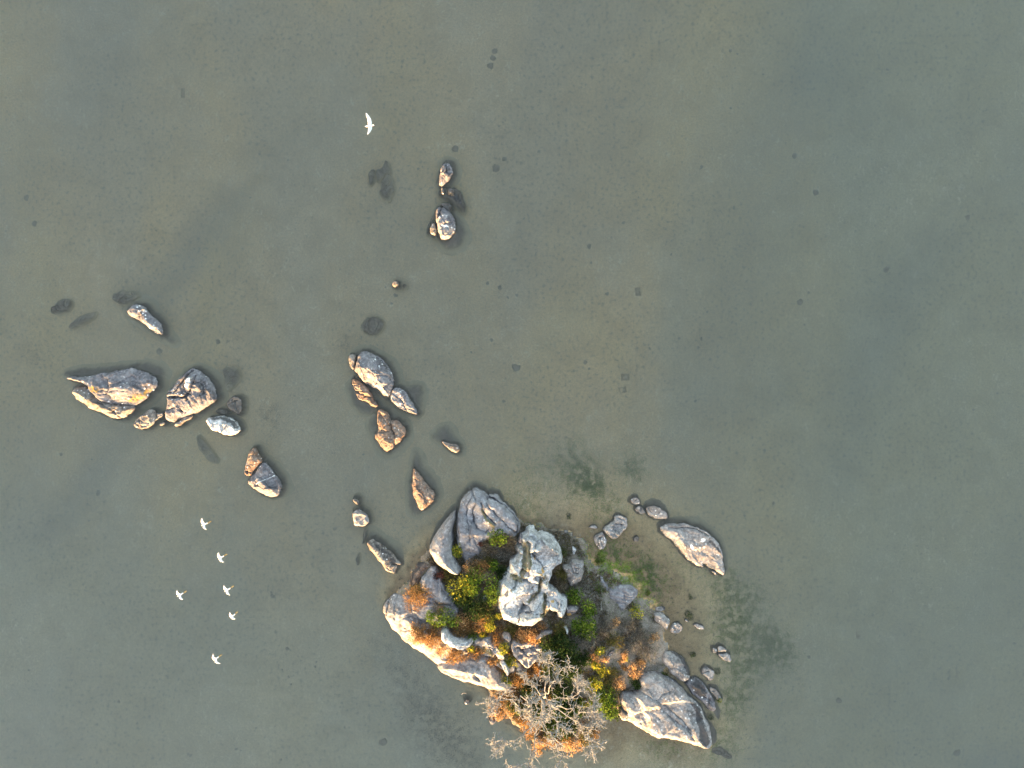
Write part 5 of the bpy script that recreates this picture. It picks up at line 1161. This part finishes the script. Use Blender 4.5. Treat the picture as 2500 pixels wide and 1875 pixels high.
def loft(sections, sides=10):
    """closed body through elliptical sections (centre, half width vector, half height vector)"""
    an = np.arange(sides) / sides * 2 * np.pi
    vs = [np.asarray(c) + np.cos(an)[:, None] * np.asarray(w) + np.sin(an)[:, None] * np.asarray(h) for c, w, h in sections]
    v = np.concatenate(vs); n = len(sections)
    f = []
    for i in range(n - 1):
        for k in range(sides):
            k2 = (k + 1) % sides; f.append((i * sides + k, i * sides + k2, (i + 1) * sides + k2, (i + 1) * sides + k))
    f.append(tuple(range(sides - 1, -1, -1))); f.append(tuple((n - 1) * sides + k for k in range(sides)))
    return v, f

def bird(px, py, alt, heading, label, span, length, wing_up, sweep, bank=0.0, legs=True, group=None, chord=0.2, fold=0.35, wing_scale=(1.0, 1.0)):
    """heading: degrees in the picture plane; wing_up: lift of left and right wing in degrees"""
    x, y = P(px, py, alt)
    root = tag(empty('bird', (x, y, alt)), label, 'bird', group)
    k_ = 0.74 if legs else 0.86; span *= k_; length *= k_; chord *= k_
    Lb = length
    body = [((-0.50 * Lb, 0, 0), (0, 0.045 * Lb, 0), (0, 0, 0.010 * Lb)), ((-0.36 * Lb, 0, 0), (0, 0.09 * Lb, 0), (0, 0, 0.03 * Lb)), ((-0.2 * Lb, 0, 0), (0, 0.085 * Lb, 0), (0, 0, 0.075 * Lb)),
            ((0.0, 0, 0), (0, 0.115 * Lb, 0), (0, 0, 0.11 * Lb)), ((0.17 * Lb, 0, 0), (0, 0.095 * Lb, 0), (0, 0, 0.095 * Lb)), ((0.29 * Lb, 0, 0.01), (0, 0.05 * Lb, 0), (0, 0, 0.055 * Lb)),
            ((0.37 * Lb, 0, 0.015), (0, 0.058 * Lb, 0), (0, 0, 0.06 * Lb)), ((0.43 * Lb, 0, 0.015), (0, 0.04 * Lb, 0), (0, 0, 0.042 * Lb)), ((0.46 * Lb, 0, 0.012), (0, 0.012 * Lb, 0), (0, 0, 0.012 * Lb))]
    v, f = loft(body); V_ = [v]; F_ = [tuple(q) for q in f]; off = len(v)
    half = span / 2
    for s, up, ws in ((1, wing_up[0], wing_scale[0]), (-1, wing_up[1], wing_scale[1])):
        sec = []
        for t, ch, bk in ((0.0, 1.0, 0.0), (0.2, 1.05, -0.12), (0.45, 1.0, -0.05), (0.7, 0.78, 0.35), (0.88, 0.52, 0.75), (1.0, 0.16, 1.05)):
            a = math.radians(up * (1.0 if t < 0.45 else 1.0 - fold * (t - 0.45) / 0.55))
            yy = s * (0.06 * Lb + half * t * ws * math.cos(a)); zz = 0.05 * Lb + half * t * ws * math.sin(a)
            xx = 0.05 * Lb - sweep * half * bk * 0.55 - 0.1 * chord
            th = 0.014 * (1.15 - t)
            nz = np.array([0, -s * math.sin(a), math.cos(a)])
            sec.append(((xx, yy, zz), (0.5 * chord * ch, 0, 0), tuple(nz * th)))
        v, f = loft(sec, 8)
        V_.append(v); F_ += [tuple(k + off for k in q) for q in f]; off += len(v)
    V_ = np.concatenate(V_)
    me = bpy.data.meshes.new('tmp'); me.from_pydata(V_.tolist(), [], F_); me.update()
    tmp = bpy.data.objects.new('tmp', me); COL.objects.link(tmp)
    md = tmp.modifiers.new('r', 'REMESH'); md.mode = 'VOXEL'; md.voxel_size = 0.0085; md.use_smooth_shade = True
    dg = bpy.context.evaluated_depsgraph_get(); dg.update()
    nm = bpy.data.meshes.new_from_object(tmp.evaluated_get(dg))
    bpy.data.objects.remove(tmp)
    nm.name = 'body'; nm.materials.clear(); nm.materials.append(FEATHER)
    b = bpy.data.objects.new('body', nm); COL.objects.link(b); b.parent = root
    kv, kf = loft([((0.45 * Lb, 0, 0.012), (0, 0.014 * Lb, 0), (0, 0, 0.014 * Lb)), ((0.53 * Lb, 0, 0.008), (0, 0.008 * Lb, 0), (0, 0, 0.008 * Lb)), ((0.60 * Lb, 0, 0.0), (0, 0.002, 0), (0, 0, 0.002))], 6)
    mesh_obj('beak', kv, kf, BEAK, root)
    if legs:
        for s in (-1, 1):
            lv, lf = tube([np.array([-0.28 * Lb, s * 0.035 * Lb, -0.03 * Lb]), np.array([-0.58 * Lb, s * 0.03 * Lb, -0.05 * Lb]), np.array([-0.86 * Lb, s * 0.025 * Lb, -0.05 * Lb]), np.array([-0.98 * Lb, s * 0.04 * Lb, -0.05 * Lb])], [0.012, 0.010, 0.010, 0.013], 5)
            mesh_obj('leg', lv, lf, LEG, root)
    root.rotation_euler = (math.radians(bank), 0, math.radians(heading))

G6 = 'white birds flying low over the lake'
bird(499, 1280, 5.0, 205, 'white bird with trailing legs, topmost of the six in the flock', 0.98, 0.52, (58, 30), 0.5, group=G6)
bird(539, 1361, 5.0, 208, 'white bird second from the top of the flock, both wings lifted', 0.95, 0.50, (62, 34), 0.75, bank=-8, group=G6)
bird(440, 1452, 5.0, 212, 'white bird with long trailing legs flying apart at the left of the flock', 0.95, 0.52, (36, 66), 0.6, bank=10, group=G6)
bird(555, 1440, 5.0, 212, 'white bird with spread tail, third from the top on the right of the flock', 0.95, 0.52, (64, 44), 0.4, bank=-6, group=G6)
bird(568, 1504, 5.0, 222, 'small white bird with wings folded high, second from the bottom of the flock', 0.85, 0.46, (66, 56), 0.9, group=G6)
bird(527, 1608, 5.0, 215, 'white bird lowest of the flock with one long raised wing', 1.0, 0.50, (40, 62), 0.85, bank=6, group=G6)
bird(903, 307, 9.0, 8, 'white gull like bird gliding alone near the top with long narrow wings', 1.45, 0.52, (8, 24), 0.34, bank=-12, legs=False, chord=0.22, fold=0.1)

# ------------------------------------------------------------------ stones and lost things on the lake floor
SUNK = bark_material('dark_sunken_stone', (0.12, 0.105, 0.08), (0.25, 0.205, 0.145))
def stone_mesh(seed, n=9, m=5):
    rs = np.random.RandomState(seed); v = [(0, 0, 0.55)]
    for j in range(1, m):
        ph = math.pi * j / m * 0.62
        for i in range(n):
            th = 2 * math.pi * i / n; r = math.sin(ph) * (1 + 0.22 * rs.normal() * (0.4 + 0.6 * j / m))
            v.append((r * math.cos(th), r * math.sin(th), 0.55 * math.cos(ph) * (1 + 0.12 * rs.normal())))
    f = [(0, 1 + i, 1 + (i + 1) % n) for i in range(n)]
    for j in range(m - 2):
        for i in range(n):
            a = 1 + j * n + i; b = 1 + j * n + (i + 1) % n; f.append((a, a + n, b + n, b))
    f.append(tuple(1 + (m - 2) * n + i for i in range(n - 1, -1, -1)))
    me = bpy.data.meshes.new('stone'); me.from_pydata(v, [], f); me.update()
    me.polygons.foreach_set('use_smooth', np.ones(len(me.polygons), bool))
    at = me.attributes.new('paint', 'FLOAT_COLOR', 'POINT'); at.data.foreach_set('color', np.zeros(len(v) * 4, np.float32))
    me.materials.append(SUNK); return me
STONES = [stone_mesh(k) for k in range(6)]
rs = np.random.RandomState(3)
def stone(px, py, r, label=None, flat=1.0, rot=None, asp=1.0):
    x, y = P(px, py, -0.6); z = float(bed_h(np.array([x]), np.array([y]))[0])
    o = bpy.data.objects.new('stone', STONES[rs.randint(6)]); COL.objects.link(o)
    rr = r * M_PX; o.location = (x, y, z - 0.01); o.scale = (rr, rr * asp, rr * 0.8 * flat); o.rotation_euler = (0, 0, rot if rot is not None else rs.uniform(0, 6.28))
    tag(o, label or 'small dark stone lying on the lake floor', 'stone', 'dark stones scattered on the lake floor')
# ones that stand out
for px, py, r, lb in ((1111, 361, 9, 'rounded sunken stone above the tongue of dark rock'), (1211, 410, 10, 'round sunken stone right of the tongue of dark rock'), (1232, 386, 7, 'faint round stone furthest right of the upper row'),
                      (385, 857, 8, 'round sunken stone below the long grey ridge'), (59, 480, 7, 'dark paired stone at the far left'), (80, 544, 7, 'square cornered stone at the far left below the pair'),
                      (2168, 656, 8, 'dark stone with a pale bite at the right of the lake'), (1955, 737, 8, 'dark oval stone in the right part of the lake'), (1945, 377, 8, 'dark oval stone in the upper right part of the lake'),
                      (2368, 529, 7, 'ring like stone at the far right'), (1996, 467, 8, 'angular dark stone with pale mud beside it, upper right'), (233, 1206, 7, 'dark stone alone in the lower left'), (933, 1815, 10, 'dark bean shaped stone near the lower edge'),
                      (1259, 897, 10, 'pale rimmed stone right of the central group'), (1208, 122, 8, 'pale yellow stone at the top of the picture'), (1204, 140, 8, 'dark stone below the pale yellow stone'), (1197, 158, 8, 'lowest dark stone of the short row at the top'),
                      (1064, 1713, 0, ''), (663, 1457, 6, 'dark pebble pair right of the flock'), (2342, 1843, 9, 'dark ring shaped stone near the lower right corner'), (2052, 1714, 7, 'dark curled stone at the lower right')):
    if r: stone(px, py, r, lb)
spots = [(1785, 120, 5), (1803, 128, 4), (1797, 162, 3), (1867, 177, 4), (1946, 160, 4), (1974, 50, 4), (2292, 87, 4), (2171, 166, 5), (1787, 260, 5), (1715, 405, 5), (1785, 461, 4), (2012, 365, 3), (1523, 542, 5), (1439, 600, 6), (1444, 640, 5), (1483, 717, 5),
         (1795, 505, 6), (2302, 611, 4), (2315, 667, 3), (1977, 714, 5), (1968, 792, 3), (1715, 826, 7), (1708, 848, 6), (1730, 760, 5), (1660, 826, 5), (1840, 880, 4), (1439, 900, 5), (1430, 885, 5), (1587, 850, 4), (1625, 930, 5), (1700, 980, 5), (1220, 700, 6), (1262, 720, 5), (1240, 725, 5),
         (1020, 410, 4), (1030, 405, 3), (1316, 366, 5), (1281, 530, 4), (1190, 690, 5), (1330, 640, 4), (1370, 760, 4), (1200, 830, 5), (1150, 860, 5), (1230, 980, 5), (1320, 1000, 4), (135, 460, 3), (607, 478, 4), (630, 373, 4), (700, 388, 3), (698, 214, 3), (570, 240, 4), (339, 307, 3), (380, 562, 4), (660, 1448, 4), (700, 1585, 5), (707, 1590, 4),
         (703, 1655, 5), (776, 1646, 4), (768, 1630, 4), (771, 1618, 4), (733, 1615, 4), (687, 1637, 4), (709, 1673, 4), (286, 1716, 5), (331, 1770, 5), (462, 1848, 6), (456, 1845, 4), (574, 1832, 5), (586, 1836, 5), (532, 1793, 4), (623, 1780, 4), (670, 1775, 3), (839, 1780, 5), (890, 1775, 4), (683, 1858, 5), (192, 1858, 4), (232, 1866, 4),
         (35, 1631, 4), (68, 1638, 5), (338, 1646, 4), (112, 1274, 4), (213, 1273, 3), (90, 1318, 3), (145, 1110, 5), (217, 1122, 4), (787, 1303, 6), (815, 1292, 5), (885, 1110, 5), (965, 720, 6), (955, 740, 5), (940, 700, 4), (530, 835, 8), (520, 855, 4), (2135, 1505, 4), (1979, 1608, 5), (2190, 1716, 4), (2353, 1661, 3), (2322, 1660, 5), (2483, 1574, 7),
         (2364, 1250, 4), (2270, 1340, 3), (1975, 1530, 3), (1845, 1530, 3), (2318, 1780, 4), (2241, 1847, 5), (2254, 1852, 4), (2198, 1818, 4), (2236, 1830, 4), (1820, 1260, 5), (1890, 1230, 6), (1870, 1100, 5), (1760, 1080, 4), (2080, 910, 3), (2250, 800, 4), (2420, 760, 4), (2390, 690, 3), (2440, 960, 4), (2380, 1000, 4), (2200, 560, 3), (1640, 620, 4), (1560, 480, 4), (1500, 300, 3), (1420, 210, 4), (1350, 300, 3), (1600, 390, 3), (1100, 220, 3), (980, 160, 3), (820, 130, 3), (760, 300, 3), (480, 90, 3), (250, 180, 3), (150, 300, 3), (300, 420, 3)]
for px, py, r in spots: stone(px, py, r * rs.uniform(0.6, 1.05), None, rs.uniform(0.6, 1.0), None, rs.uniform(0.6, 1.0))

CRATE = bark_material('silted_wood', (0.30, 0.23, 0.14), (0.46, 0.35, 0.20))
def box_mesh(x0, y0, z0, x1, y1, z1):
    v = np.array([(x, y, z) for z in (z0, z1) for x, y in ((x0, y0), (x1, y0), (x1, y1), (x0, y1))])
    f = np.array([(3, 2, 1, 0), (4, 5, 6, 7), (0, 1, 5, 4), (1, 2, 6, 5), (2, 3, 7, 6), (3, 0, 4, 7)])
    return v, f
def sunken_box(px, py, w, d, label, rot=0.0, sides=4):
    x, y = P(px, py, -0.6); z = float(bed_h(np.array([x]), np.array([y]))[0])
    root = tag(empty('sunken_box', (x, y, z - 0.03)), label, 'box', 'old open boxes sunk in the silt'); root.rotation_euler = (0, 0, rot)
    w *= M_PX; d *= M_PX; t = 0.035; h = 0.10
    walls = [(-w / 2, -d / 2, 0, w / 2, -d / 2 + t, h), (-w / 2, d / 2 - t, 0, w / 2, d / 2, h * 0.9), (-w / 2, -d / 2 + t + .002, 0, -w / 2 + t, d / 2 - t - .002, h * 0.95), (w / 2 - t, -d / 2 + t + .002, 0, w / 2, d / 2 - t - .002, h * 0.85)]
    for q in walls[:sides]: mesh_obj('side_board', *box_mesh(*q), CRATE, root, smooth=False)
    mesh_obj('floor_board', *box_mesh(-w / 2 + t + .003, -d / 2 + t + .003, 0.0, w / 2 - t - .003, d / 2 - t - .003, 0.035), CRATE, root, smooth=False)
sunken_box(1527, 921, 20, 16, 'faint square box outline in the silt right of the central group', 0.05)
sunken_box(1522, 952, 18, 14, 'half buried box just below the faint square box', 0.2, 3)
sunken_box(1558, 712, 13, 20, 'narrow upright box outline in the silt, centre right', 0.1)
sunken_box(444, 225, 9, 24, 'slim rectangular box in the silt at the upper left', 0.0)
sunken_box(2103, 1553, 16, 18, 'small open square box in the silt at the lower right', 0.1, 3)

# ------------------------------------------------------------------ driftwood
DRIFT = bark_material('bleached_driftwood', (0.22, 0.205, 0.185), (0.40, 0.38, 0.35))
def stick(view, pts, r, label):
    x0, y0, s = VIEWS[view]; w = []
    for a, b in pts:
        x, y = P(x0 + a * s, y0 + b * s, 0.3); w.append(np.array([x, y, surf_h(x, y) + r * 1.2]))
    for k in range(len(w)): w[k][2] = max(w[k][2], 0.0)
    c = w[0].copy(); v, f = tube([q - c for q in w], np.linspace(r, r * 0.6, len(w)), 6)
    tag(mesh_obj('driftwood_stick', v, f, DRIFT, loc=tuple(c)), label, 'driftwood', 'bleached sticks on the islet')
stick('L', [(1280, 370), (1330, 335), (1370, 300)], 0.022, 'short bleached stick on the mud right of the whitish boulder top')
stick('N', [(1232, 280), (1236, 180), (1240, 120)], 0.028, 'bleached stick upright in the picture beside the tall bright green bush')
stick('N', [(1250, 0), (1245, -60), (1252, -120)], 0.020, 'thin bleached stick above the other beside the folded rock')
stick('L', [(1790, 1180), (1850, 1110), (1920, 1040)], 0.018, 'pale crooked twig below the heart shaped rock')
stick('M', [(330, 1480), (380, 1450), (430, 1470)], 0.018, 'dark bent twig in the water below the golden shore')
